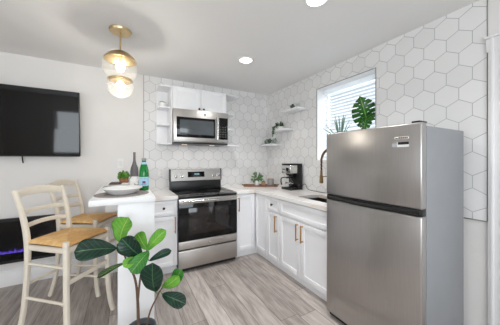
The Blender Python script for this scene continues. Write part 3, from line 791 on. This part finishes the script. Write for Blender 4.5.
for (x, y), lb in zip(CANS[:2], ('round recessed ceiling light, the whole disc nearer the stove', 'round recessed ceiling light cut by the top edge of the picture')):
    t = thing('recessed_light', lb, 'ceiling light', (x, y, CEIL), 0, 'recessed ceiling lights')
    m = B(); m.lathe([(.070, -.001), (.070, -.008), (.090, -.006), (.092, 0), (.086, .0)], seg=40, cap=False); m.build('trim_ring', 'trimw', t)
    m = B(); m.lathe([(.001, -.005), (.071, -.005), (.071, -.001), (.001, -.001)], seg=40); m.build('lens', 'lens', t)

# ------------------------------------------------------------------ window blind and plants on the sill
bl = thing('window_blind', 'white horizontal slat blind in the kitchen window', 'blind', (.143, (WY0+WY1)/2, WZ1-.005))
bwid = (WY1-WY0)/2-.016
m = B(); m.box(-.03, .03, -bwid, bwid, -.055, 0, .004); m.build('headrail', 'slat', bl)
m = B(); z = -.085
while z > -.86:
    p = [(-.022, -.015), (0, -.002), (.022, .015)]
    m.rings([[Vector((a, y, z+b+o)) for a, b, o in ((p[0][0], p[0][1], 0), (p[1][0], p[1][1], .002), (p[2][0], p[2][1], 0), (p[2][0], p[2][1], .0025), (p[1][0], p[1][1], .0045), (p[0][0], p[0][1], .0025))] for y in (-bwid, bwid)])
    z -= .040
m.build('slats', 'slat', bl, ang=25)
m = B(); m.box(-.026, .026, -bwid, bwid, -.905, -.880, .004); m.build('bottom_rail', 'slat', bl)
for y in (-bwid*.7, bwid*.7):
    m = B(); m.cyl((-.027, y, -.05), (-.027, y, -.89), .0016, seg=6); m.build('ladder_cord', 'slat', bl)

def leaf_mesh(base, tip, nrm, wid, cup=.12, droop=.1, nu=14, nv=8, shape='fig', wave=0.0):
    """leaf blade from base to tip, bulging towards nrm, drooping against it at the ends"""
    base, tip = Vector(base), Vector(tip); ax = tip-base; Ln = ax.length; ax.normalize()
    nrm = Vector(nrm); nrm = (nrm-ax*nrm.dot(ax)).normalized(); sd = ax.cross(nrm)
    def prof(u):
        if shape == 'fig': return 1.18*min(1, 1.12*u**.62)*math.sqrt(max(0, 1-u**4.5))
        return math.sin(PI*u)**.8
    ph = random.uniform(0, 6)
    def fn(u, v):
        q = v*2-1; w_ = wid/2*max(.015, prof(u))
        return base+ax*(Ln*u)+sd*(w_*q)+nrm*(droop*Ln*(math.sin(PI*u))-cup*abs(q)**1.6*w_*-1+wave*wid*math.sin(ph+u*14)*abs(q)**2)
    m = MB(); m.sheet(fn, nu, nv); return m

# monstera on the sill
mo = thing('monstera_plant', 'split-leaf monstera in a white vase at the right of the window sill', 'plant', (.040, -1.80, WZ0+.018))
m = B(); m.lathe([(.001, 0), (.042, 0), (.052, .05), (.040, .13), (.028, .17), (.032, .19), (.026, .19), (.024, .17), (.034, .12), (.001, .02)], seg=24); m.build('vase', 'white_ceramic', mo)
def monstera(base, tip, nrm, wid, K=5):
    base, tip = Vector(base), Vector(tip); ax = tip-base; Ln = ax.length; ax.normalize()
    nrm = Vector(nrm); nrm = (nrm-ax*nrm.dot(ax)).normalized(); sd = ax.cross(nrm); m = MB()
    nu, nv = 60, 44
    def prof(u): return (math.sin(PI*min(1, u*.80+.20)))**.62
    def pos(u, v):
        q = v*2-1; aq = abs(q); w_ = wid/2*max(.02, prof(u))
        along = Ln*(u*(1-.10*aq)-.26*aq**1.5*(1-u)**1.5+.12*aq*u*(1-u))
        return base+ax*along+sd*(w_*q)+nrm*(-.22*w_*aq*aq+.10*Ln*math.sin(PI*u)-.12*Ln*u*u)
    vs = [[m.bm.verts.new(pos(i/nu, j/nv)) for j in range(nv+1)] for i in range(nu+1)]
    for i in range(nu):
        for j in range(nv):
            u, v = (i+.5)/nu, (j+.5)/nv; aq = abs(v*2-1); ph = (u*1.06-.10*aq)*K
            fr_ = ph-math.floor(ph)
            if aq > .42 and .05 < u < .93 and fr_ < .10+.16*(aq-.42)/.58: continue
            if .16 < aq < .30 and .12 < u < .80 and .52 < fr_ < .62: continue
            f = m.bm.faces.new((vs[i][j], vs[i+1][j], vs[i+1][j+1], vs[i][j+1]))
            for lp, (a, b) in zip(f.loops, ((i, j), (i+1, j), (i+1, j+1), (i, j+1))): lp[m.uv].uv = (a/nu, b/nv)
    bmesh.ops.delete(m.bm, geom=[v for v in m.bm.verts if not v.link_faces], context='VERTS')
    return m
def M3(px, py, t):
    """a point in the room: image column, row and distance along the view axis"""
    return CAM+FW*t+RT*((px-250)/224.26*t)+Vector((0, 0, (159.3-py)/224.26*t))
mo_c = Vector(mo.location)
facing = (CAM-M3(366, 115, 2.45)).normalized()
lb_, lt_ = M3(366.5, 119, 2.40)-mo_c, M3(360, 96, 2.32)-mo_c
lb2, lt2 = M3(366, 118.5, 2.39)-mo_c, M3(363.5, 131, 2.32)-mo_c
lb3, lt3 = M3(368, 118.5, 2.39)-mo_c, M3(379.5, 112.5, 2.32)-mo_c
m = monstera(lb_, lt_, facing+Vector((-.1, -.1, .25)), .255); m.build('leaf', 'monstera', mo, solid=.0015, ang=70)
m = monstera(lb2, lt2, facing+Vector((-.1, 0, .4)), .13, 4); m.build('leaf', 'monstera', mo, solid=.0015, ang=70)
m = monstera(lb3, lt3, facing+Vector((0.2, 0, .6)), .10, 4); m.build('leaf', 'monstera', mo, solid=.0015, ang=70)
for a in (lb_, lb2, lb3):
    m = B(); m.tube(spline([(0, 0, .08), (0.0, 0, .20), ((a.x)*.6, a.y*.6, a.z*.75), tuple(a)], 5), .0045, 8); m.build('stem', 'stalk', mo)
al = thing('aloe_plant', 'spiky grey-green aloe in a white pot on the window sill', 'plant', (.045, -1.535, WZ0+.018))
m = B(); m.lathe([(.001, 0), (.048, 0), (.060, .19), (.062, .23), (.054, .23), (.052, .205), (.001, .20)], seg=28); m.build('pot', 'white_ceramic', al)
for k in range(20):
    a = k*2.4; sp = .03+.16*((k % 5)/4)+random.uniform(0, .03); hh = random.uniform(.35, .46)-.8*sp
    dx, dy = math.cos(a)*sp*.9, math.sin(a)*sp
    dx = min(dx, .035); dx = max(dx, -.15)
    m = B(); pts = bez((math.cos(a)*.018, math.sin(a)*.018, .20), (dx*.35, dy*.35, .20+hh*.6), (dx, dy, .20+hh), 7)
    m.tube(pts, [.013, .0125, .0115, .010, .0085, .006, .004, .0008], 8, .45); m.build('leaf', 'aloe', al)

# ------------------------------------------------------------------ wall shelves and what is on them
def wshelf(y0, y1, z, label):
    m = B(); m.box(-.175, -.001, y0, y1, z, z+.026, .003)
    return tag(m.build('wall_shelf', 'cab'), label, 'shelf', 'three floating shelves in the corner')
wshelf(-1.0, -.63, 2.072, 'highest of the three white floating shelves beside the window')
wshelf(-.71, -.355, 1.81, 'middle white floating shelf carrying the trailing plant')
wshelf(-.425, -.02, 1.595, 'lowest white floating shelf in the corner, with small jars of plants')
def sprig(m, c, r, n, sz, flat=.6):
    for _ in range(n):
        d = Vector((random.gauss(0, 1), random.gauss(0, 1), random.gauss(0, 1)*flat)).normalized()*r*random.uniform(.45, 1)
        p = Vector(c)+d; a = d.normalized(); s_ = Vector((random.gauss(0, 1), random.gauss(0, 1), random.gauss(0, 1))); s_ = (s_-a*s_.dot(a)).normalized()
        nn = a.cross(s_)*sz*.2
        vs = [m.bm.verts.new(q) for q in (p-a*sz*.5, p+s_*sz*.34+nn, p+a*sz*.6, p-s_*sz*.34+nn)]; m.bm.faces.new(vs)
    return m
t = thing('potted_plant', 'tiny dark succulent in a clear cup on the highest floating shelf', 'plant', (-.09, -.80, 2.098))
m = B(); m.lathe([(.001, 0), (.030, 0), (.034, .045), (.031, .045), (.028, .006), (.001, .006)], seg=20); m.build('cup', 'clear', t)
m = B(); m.lathe([(.001, .007), (.026, .007), (.028, .030), (.001, .032)], seg=16); m.build('soil', 'soil', t)
m = sprig(B(), (0, 0, .052), .032, 60, .026); m.build('leaves', 'darkherb', t, ang=10)
t = thing('glass_vase', 'small clear empty glass on the highest floating shelf', 'vase', (-.08, -.91, 2.098))
m = B(); m.lathe([(.001, 0), (.028, 0), (.030, .07), (.028, .07), (.026, .006), (.001, .006)], seg=20); m.build('bowl', 'clear', t)
t = thing('trailing_plant', 'dark green trailing plant in a low white pot on the middle floating shelf', 'plant', (-.09, -.50, 1.836))
m = B(); m.lathe([(.001, 0), (.040, 0), (.050, .05), (.046, .05), (.040, .035), (.001, .035)], seg=24); m.build('pot', 'white_ceramic', t)
m = sprig(B(), (-.01, .01, .072), .062, 130, .030, .55); m.build('foliage', 'darkherb', t, ang=10)
m = B()
for j in range(3):
    y = .022+j*.016; pts = spline([(-.03, y*.6, .06), (-.085-.006*j, y, .045), (-.105, y+.004, -.01), (-.107, y+.008, -.06-.025*j)], 6)
    m.tube(pts, .0018, 6)
    for q in pts[5:]: sprig(m, q, .010, 3, .020)
m.build('trailing_stem', 'darkherb', t, ang=10)
for (y, lab, hh, mt, sz, n) in ((-.10, 'clear jar with a green sprig, nearest the corner on the lowest shelf', .075, 'herb', .022, 40), (-.20, 'clear jar of dark green cutting in the middle of the lowest shelf', .070, 'darkherb', .026, 70), (-.33, 'clear jar with pale green cutting at the near end of the lowest shelf', .080, 'herb', .02, 36)):
    t = thing('plant_jar', lab, 'jar', (-.09, y, 1.621), 0, 'jars on the lowest floating shelf')
    m = B(); m.lathe([(.001, 0), (.034, 0), (.036, hh*.7), (.030, hh), (.028, hh), (.033, hh*.68), (.031, .005), (.001, .005)], seg=20); m.build('glass', 'clear', t)
    m = B(); m.lathe([(.001, .006), (.030, .006), (.031, .028), (.001, .03)], seg=16); m.build('pebbles', 'candle', t)
    m = sprig(B(), (0, 0, hh*.85), .04, n, sz, .9); m.build('sprig', mt, t, ang=10)
t = thing('moss_planter', 'small white bowl of green moss on the open shelf left of the microwave', 'plant', (-1.80, -.15, 2.0685-.0))
t.location.z = 1.565+.485+.019; t.location.y = -.13
m = B(); m.lathe([(.001, 0), (.034, 0), (.050, .05), (.052, .066), (.047, .066), (.044, .052), (.001, .05)], seg=28); m.build('bowl', 'white_ceramic', t)
m = B(); m.ball((0, 0, .066), .046, 4, (1, 1, .45), .12); m.build('moss', 'box_leaf', t, ang=10)

# ------------------------------------------------------------------ worktop things
ty = thing('serving_tray', 'long narrow reddish wooden tray across the worktop corner', 'tray', (-.345, -.315, CT), math.radians(-29))
m = B(); m.box(-.27, .27, -.075, .075, 0, .010, .002); m.build('base', 'walnut', ty)
m = B()
for y in (-.075, .067): m.box(-.27, .27, y, y+.008, .008, .026, .002)
for x in (-.27, .262): m.box(x, x+.008, -.075, .075, .008, .026, .002)
m.build('rim', 'walnut', ty)
m = B()
for s in (-1, 1): m.tube([(s*.27, -.03, .02), (s*.292, -.025, .028), (s*.292, .025, .028), (s*.27, .03, .02)], .005, 8)
m.build('handle', 'walnut', ty)
def ontray(a, b): 
    p = Matrix.Rotation(math.radians(-29), 3, 'Z') @ Vector((a, b, 0)); return (-.345+p.x, -.315+p.y, CT+.0102)
t = thing('potted_herb', 'leafy green herb in a white pot on the wooden tray', 'plant', ontray(-.055, .01))
m = B(); m.lathe([(.001, 0), (.036, 0), (.044, .07), (.045, .082), (.040, .082), (.037, .065), (.001, .064)], seg=26); m.build('pot', 'white_ceramic', t)
m = sprig(B(), (0, 0, .132), .095, 80, .048, .75); m.tube([(0, 0, .06), (0, 0, .13)], .004, 6); m.build('foliage', 'herb', t, ang=10)
t = thing('small_pot', 'small tan pot with a tiny succulent on the wooden tray', 'pot', ontray(.045, -.035))
m = B(); m.lathe([(.001, 0), (.024, 0), (.034, .030), (.033, .055), (.026, .062), (.024, .056), (.001, .052)], seg=24); m.build('pot', 'copper_pot', t)
m = sprig(B(), (0, 0, .066), .024, 50, .022, .6); m.build('succulent', 'herb', t, ang=10)
t = thing('candle_jar', 'grey ribbed candle jar with wooden lid on the wooden tray', 'candle', ontray(.165, -.005))
m = B(); R = []
for z in (0, .004, .096, .10):
    R.append([Vector((.052*(1+.018*math.cos(24*th))*math.cos(th)*(1 if 0 < z < .1 else .95), .052*(1+.018*math.cos(24*th))*math.sin(th)*(1 if 0 < z < .1 else .95), z)) for th in [2*PI*k/96 for k in range(96)]])
m.rings(R); m.build('jar', 'candle', t, ang=50)
m = B(); m.lathe([(.001, .10), (.050, .10), (.051, .114), (.001, .115)], seg=32); m.build('lid', 'copper_pot', t)

cm = thing('coffee_maker', 'black and chrome drip coffee maker with glass carafe on the worktop', 'coffee maker', (-.135, -.845, CT))
m = B(); m.box(-.115, .105, -.105, .105, 0, .032, .008); m.build('base', 'black', cm)
m = B(); m.lathe([(.001, .032), (.066, .032), (.068, .036), (.001, .037)], (-.045, 0, 0), 28); m.build('hot_plate', 'blackmatte', cm)
m = B(); m.box(.015, .105, -.1, .1, .03, .372, .008); m.build('column', 'black', cm)
m = B(); m.box(-.112, .018, -.098, .098, .232, .352, .01, 3); hdm = m.build('brew_head', 'steel_p', cm)
m = B(); m.box(-.114, .104, -.1, .1, .352, .372, .006); m.build('lid', 'black', cm)
m = B(); m.lathe([(.062, .232), (.040, .200), (.001, .198)], (-.045, 0, 0), 28); m.build('filter_basket', 'black', cm)
m = B()
m.box(-.1155, -.111, -.06, .0, .27, .315, .001); m.build('clock_display', 'blackglass', hdm)
m = B()
for k in range(3):
    c_ = (-.112, .03+.022*k, .29); m.cyl(c_, (-.117, c_[1], .29), .007, seg=12)
m.build('button', 'black', hdm)
m = B(); m.lathe([(.001, .038), (.058, .038), (.068, .065), (.066, .105), (.050, .150), (.046, .165)], (-.045, 0, 0), 32, cap=False); cf = m.build('carafe', 'clear', cm, ang=60)
m = B(); m.lathe([(.047, .160), (.052, .166), (.052, .180), (.030, .188), (.001, .189)], (-.045, 0, 0), 28); m.build('carafe_lid', 'black', cf)
m = B(); m.lathe([(.069, .088), (.0705, .090), (.0705, .098), (.068, .100)], (-.045, 0, 0), 32, cap=False); m.build('carafe_band', 'steel_p', cf)
m = B(); m.bar(spline([(-.085, .020, .172), (-.125, .045, .172), (-.150, .060, .155), (-.150, .060, .095), (-.142, .055, .070)], 5), .018, .014, (0, 1, 0), 3); m.build('carafe_handle', 'black', cf)
m = B(); m.tube(spline([(.095, -.10, .05), (.105, -.15, .085), (.085, -.20, .06), (.09, -.24, .02), (.11, -.40, .006), (.12, -.55, .006)], 6), .0035, 8); m.build('power_cord', 'black', cm)

fc = thing('faucet', 'brass spring-neck kitchen faucet arching over the sink', 'faucet', (-.075, -1.565, CT))
m = B(); m.lathe([(.001, 0), (.027, 0), (.027, .008), (.018, .02), (.016, .08), (.014, .084), (.001, .084)], seg=24); m.build('base', 'aged', fc)
m = B(); m.cyl((0, 0, .08), (0, 0, .30), .010, seg=14); m.build('riser', 'aged', fc)
arch = [Vector((0, 0, .30))]+[Vector((-.105+.105*math.cos(a), .0+.012*(1-math.cos(a)), .40+.14*math.sin(a))) for a in [PI*k/14 for k in range(15)]]+[Vector((-.21, .024, .30))]
arch = spline([tuple(p) for p in arch], 3)
m = B(); m.tube(arch, .0085, 10); m.build('hose', 'bronze', fc)
m = B(); sp = []; n_ = len(arch); turns = 46
for i in range(turns*8+1):
    s_ = i/(turns*8)*(n_-1); k = min(int(s_), n_-2); f_ = s_-k; p = arch[k].lerp(arch[k+1], f_); tg = (arch[k+1]-arch[k]).normalized()
    a = Vector((0, 1, 0)); b = tg.cross(a); th = 2*PI*i/8; sp.append(p+a*(.0135*math.cos(th))+b*(.0135*math.sin(th)))
m.tube(sp, .0026, 5); m.build('spring', 'aged', fc, ang=60)
m = B(); m.lathe([(.012, .31), (.014, .29), (.014, .24), (.020, .215), (.022, .165), (.018, .160), (.001, .160)], (-.21, .024, 0), 20); m.build('spray_head', 'aged', fc)
m = B(); m.bar([(0, 0, .235), (-.21, .024, .235)], .009, .009, (0, 0, 1)); m.lathe([(.016, .225), (.019, .225), (.019, .247), (.016, .247)], (-.21, .024, 0), 18, cap=False); m.build('holder_arm', 'aged', fc)
m = B(); m.bar([(0, -.015, .06), (0, -.05, .066), (0, -.10, .085)], .012, .009, (0, 0, 1)); m.build('lever', 'aged', fc)

# ------------------------------------------------------------------ bar things
def placemat(loc, r, lab):
    m = B(); m.lathe([(.001, 0), (r, 0), (r+.002, .002), (r, .004), (.001, .0042)], seg=56)
    for k in range(8): m.lathe([(r*(k+1)/9-.004, .004), (r*(k+1)/9, .0052), (r*(k+1)/9+.004, .004)], seg=56, cap=False)
    return tag(m.build('placemat', 'grey_cloth', None, loc), lab, 'placemat', 'round grey placemats')
placemat((-2.262, -1.165, BT), .205, 'round grey woven placemat at the near end of the bar')
placemat((-2.262, -.56, BT), .19, 'round grey placemat at the wall end of the bar')
def plate(loc, r, lab, hgt=.032):
    t = thing('plate', lab, 'plate', loc, 0, 'white plates on the bar')
    m = B(); m.lathe([(.001, 0), (r*.60, 0), (r*.64, .004), (r*.90, hgt*.8), (r, hgt), (r*.99, hgt+.004), (r*.88, hgt*.8+.006), (r*.62, .010), (.001, .009)], seg=52)
    m.build('dish', 'white_ceramic', t); return t
plate((-2.262, -1.165, BT+.0054), .155, 'wide deep white rimmed plate at the near end of the bar', .048)
plate((-2.285, -.62, BT+.0054), .115, 'smaller white plate with a dark napkin at the wall end of the bar', .026)
def napkin(loc, w_, d_, rz, mt, lab):
    t = B()
    for k in range(3):
        t.box(-w_/2+.003*k, w_/2-.003*k, -d_/2+.002*k, d_/2-.002*k, .005*k, .005*k+.0055, .0025)
    o = t.build('napkin', mt, None, loc); o.rotation_euler = (0, 0, rz); return tag(o, lab, 'napkin')
napkin((-2.330, -.60, BT+.0365), .11, .14, math.radians(-6), 'dark_cloth', 'folded dark brown napkin on the smaller far plate')

wbt = thing('water_bottle', 'green glass mineral water bottle with pale blue label on the bar', 'bottle', (-2.085, -1.00, BT))
m = B(); m.lathe([(.001, 0), (.038, 0), (.043, .005), (.0435, .155), (.041, .190), (.033, .225), (.025, .250), (.0195, .270), (.0185, .290), (.001, .290)], seg=36); m.build('glass', 'green_glass', wbt, ang=60)
m = B(); m.lathe([(.0192, .284), (.0200, .286), (.0200, .306), (.017, .309), (.001, .309)], seg=24); m.build('cap', 'candle', wbt)
m = B(); m.lathe([(.0442, .045), (.0444, .047), (.0444, .128), (.0442, .130)], seg=40, cap=False); lbm = m.build('label', 'label_blue', wbt, ang=60)
m = B(); m.lathe([(.0258, .250), (.0222, .263), (.0203, .272)], seg=28, cap=False); m.build('neck_band', 'label_blue', wbt)
def wrap_text(txt, size, zc_, rad, az, mat, parent, name):
    cu = bpy.data.curves.new(name, 'FONT'); cu.body = txt; cu.size = size; cu.align_x = 'CENTER'; cu.align_y = 'CENTER'; cu.extrude = .0002
    o = bpy.data.objects.new(name+'_tmp', cu); COL.objects.link(o)
    dg = bpy.context.evaluated_depsgraph_get(); me = bpy.data.meshes.new_from_object(o.evaluated_get(dg)); bpy.data.objects.remove(o)
    for v in me.vertices:
        a = az+v.co.x/rad; r = rad+v.co.z+.0004; v.co = Vector((r*math.cos(a), r*math.sin(a), zc_+v.co.y))
    me.materials.append(M[mat]); q = bpy.data.objects.new(name, me); COL.objects.link(q); q.parent = parent; return q
az = math.atan2(CAM.y+1.0, CAM.x+2.085)
wrap_text('S.PELLEGRINO', .0105, .112, .0446, az, 'ink_blue', lbm, 'lettering')
m = B()
for (z0, z1, s0, s1) in ((.060, .064, -.5, .5), (.070, .092, -.30, .30)):
    R = []
    for k in range(9):
        a = az+s0+(s1-s0)*k/8
        R.append([Vector((r*math.cos(a), r*math.sin(a), z)) for r, z in ((.0443, z0), (.0447, z0), (.0447, z1), (.0443, z1))])
    m.rings(R)
m.build('label_print', 'ink_blue', lbm)
def star(rad, z, a0, sz):
    m = B(); pts = []
    for k in range(10):
        r = sz if k % 2 == 0 else sz*.4; pts.append((r*math.sin(2*PI*k/10), r*math.cos(2*PI*k/10)))
    m.prism(pts, 0, .0006, lambda a, b, c: Vector(((rad+c)*math.cos(a0+a/rad), (rad+c)*math.sin(a0+a/rad), z+b))); return m
star(.0448, .081, az, .008).build('star_mark', 'ink_red', lbm)
m = B(); pts = [(.013*math.cos(2*PI*k/20), .013*math.sin(2*PI*k/20)) for k in range(20)]
m.prism(pts, 0, .001, lambda a, b, c: Vector(((.031+c-.30*b*1.0)*math.cos(az+.35+a/.034), (.031+c-.30*b)*math.sin(az+.35+a/.034), .207+b))); m.build('shoulder_seal', 'label_blue', wbt)

m = B(); m.lathe([(.001, 0), (.038, 0), (.043, .01), (.043, .16), (.038, .20), (.022, .245), (.0135, .285), (.012, .36), (.0145, .378), (.0125, .38), (.010, .36), (.001, .355)], seg=32)
tag(m.build('bottle_vase', 'greyvase', None, (-2.150, -.46, BT)), 'tall matte grey bottle vase with thin neck on the bar', 'vase')
m = B(); m.lathe([(.001, 0), (.040, 0), (.046, .006), (.048, .115), (.045, .116), (.043, .012), (.001, .010)], seg=32)
tag(m.build('tumbler', 'marble', None, (-2.165, -.74, BT)), 'white tumbler with grey marbling in front of the grey vase', 'cup')
bx_ = thing('boxwood_plant', 'round green boxwood ball in a terracotta pot on the bar', 'plant', (-2.255, -.27, BT))
m = B(); m.lathe([(.001, 0), (.040, 0), (.052, .045), (.056, .062), (.056, .070), (.050, .070), (.046, .058), (.001, .058)], seg=28); m.build('pot', 'terracotta', bx_)
m = B(); m.ball((0, 0, .098), .062, 3, (1, 1, .75), .05); sprig(m, (0, 0, .098), .068, 460, .020, .75); m.build('foliage', 'box_leaf', bx_, ang=10)

# ------------------------------------------------------------------ fiddle-leaf fig in the foreground
PX, PY = -2.151, -1.72
fg = thing('fiddle_leaf_fig', 'young fiddle-leaf fig with large green leaves in a dark grey pot, foreground', 'plant', (PX, PY, 0))
m = B(); m.lathe([(.001, 0), (.072, 0), (.078, .01), (.096, .232), (.096, .245), (.088, .245), (.085, .215), (.001, .212)], seg=40); m.build('pot', 'pot_grey', fg)
m = B(); m.ball((0, 0, .212), .084, 3, (1, 1, .10), .05); m.build('soil', 'soil', fg)
O = Vector((PX, PY, 0))
def q3(px, py, t): return M3(px, py, t)-O
def stem(pts, r0, r1, mt='bark'):
    P = spline([tuple(p) for p in pts], 5); n_ = len(P)
    m = B(); m.tube(P, [r0+(r1-r0)*i/(n_-1) for i in range(n_)], 10); return m.build('stem', mt, fg)
T0 = 1.49
stem([Vector((-.014, 0, .20)), q3(137.8, 303, T0), q3(135, 279, T0), q3(126, 259, T0-.01), q3(119.5, 243, T0-.02)], .0105, .004)
stem([q3(137.8, 300, T0), q3(140, 280, T0-.01), q3(142.5, 266, T0-.02), q3(147, 250, T0-.02)], .0075, .0035)
stem([Vector((.022, -.01, .20)), q3(150, 312, T0), q3(156, 299, T0-.01), q3(160, 291, T0-.02), q3(165, 284, T0-.02)], .0065, .003)
tocam = -FW
UP = Vector((0, 0, 1))
def fl(b, tp, tb, tt, wpx, mt, tilt=(0, 0), cup=.18, droop=.08, wave=.02):
    B_, T_ = q3(b[0], b[1], tb), q3(tp[0], tp[1], tt)
    wid = wpx/224.26*(tb+tt)/2
    nrm = tocam+RT*tilt[0]+UP*tilt[1]
    m = leaf_mesh(B_, T_, nrm, wid, cup, droop, wave=wave)
    return m.build('leaf', mt, fg, solid=.0012, ang=80)
fl((117, 248.5), (74, 252), 1.47, 1.36, 23, 'leaf_dark', (.1, .8))
fl((120, 243.5), (129, 217.5), 1.47, 1.50, 30, 'leaf_lime', (-.5, .2), .25, .10)
fl((142, 257), (121.5, 238), 1.46, 1.40, 21, 'leaf_dark', (-.2, .6))
fl((147, 250), (137.5, 233), 1.47, 1.53, 13, 'leaf_lime', (.3, .3))
fl((146.5, 251), (166, 230), 1.47, 1.50, 14, 'leaf_lime', (-.4, .3))
fl((149, 251), (131, 273), 1.46, 1.37, 18, 'leaf_mid', (.2, .5))
fl((137, 257), (123.5, 267), 1.44, 1.36, 11, 'leaf_lime', (0, .4))
fl((149, 261), (171.5, 250.5), 1.46, 1.50, 8.5, 'leaf_dark', (-.2, .6), .3)
fl((155, 292), (152.5, 263), 1.46, 1.38, 23, 'leaf_dark', (.1, .35))
fl((162, 287.5), (179, 276), 1.47, 1.43, 13, 'leaf_lime', (.3, -.1))
fl((172, 287.5), (182, 269.5), 1.48, 1.50, 14, 'leaf_mid', (-.3, .5))
fl((162, 294), (186, 304), 1.47, 1.42, 14.5, 'leaf_dark', (0, .9))
fl((126, 262.5), (97, 278), 1.47, 1.38, 6.5, 'leaf_edge', (0, .9), .4)
for a, b in (((121, 246, 1.47), (117, 248.5, 1.47)), ((146, 253, 1.47), (149, 261, 1.46)), ((158, 294, 1.48), (155, 292, 1.46)), ((166, 284.5, 1.475), (172, 287.5, 1.48)), ((160, 291, 1.475), (162, 294, 1.47)), ((130, 266, 1.485), (126, 262.5, 1.47)), ((143, 265, 1.475), (137, 257, 1.44)), ((144, 261, 1.475), (142, 257, 1.46))):
    m = B(); m.tube([q3(*a), q3(*b)], .003, 6); m.build('petiole', 'stalk', fg)
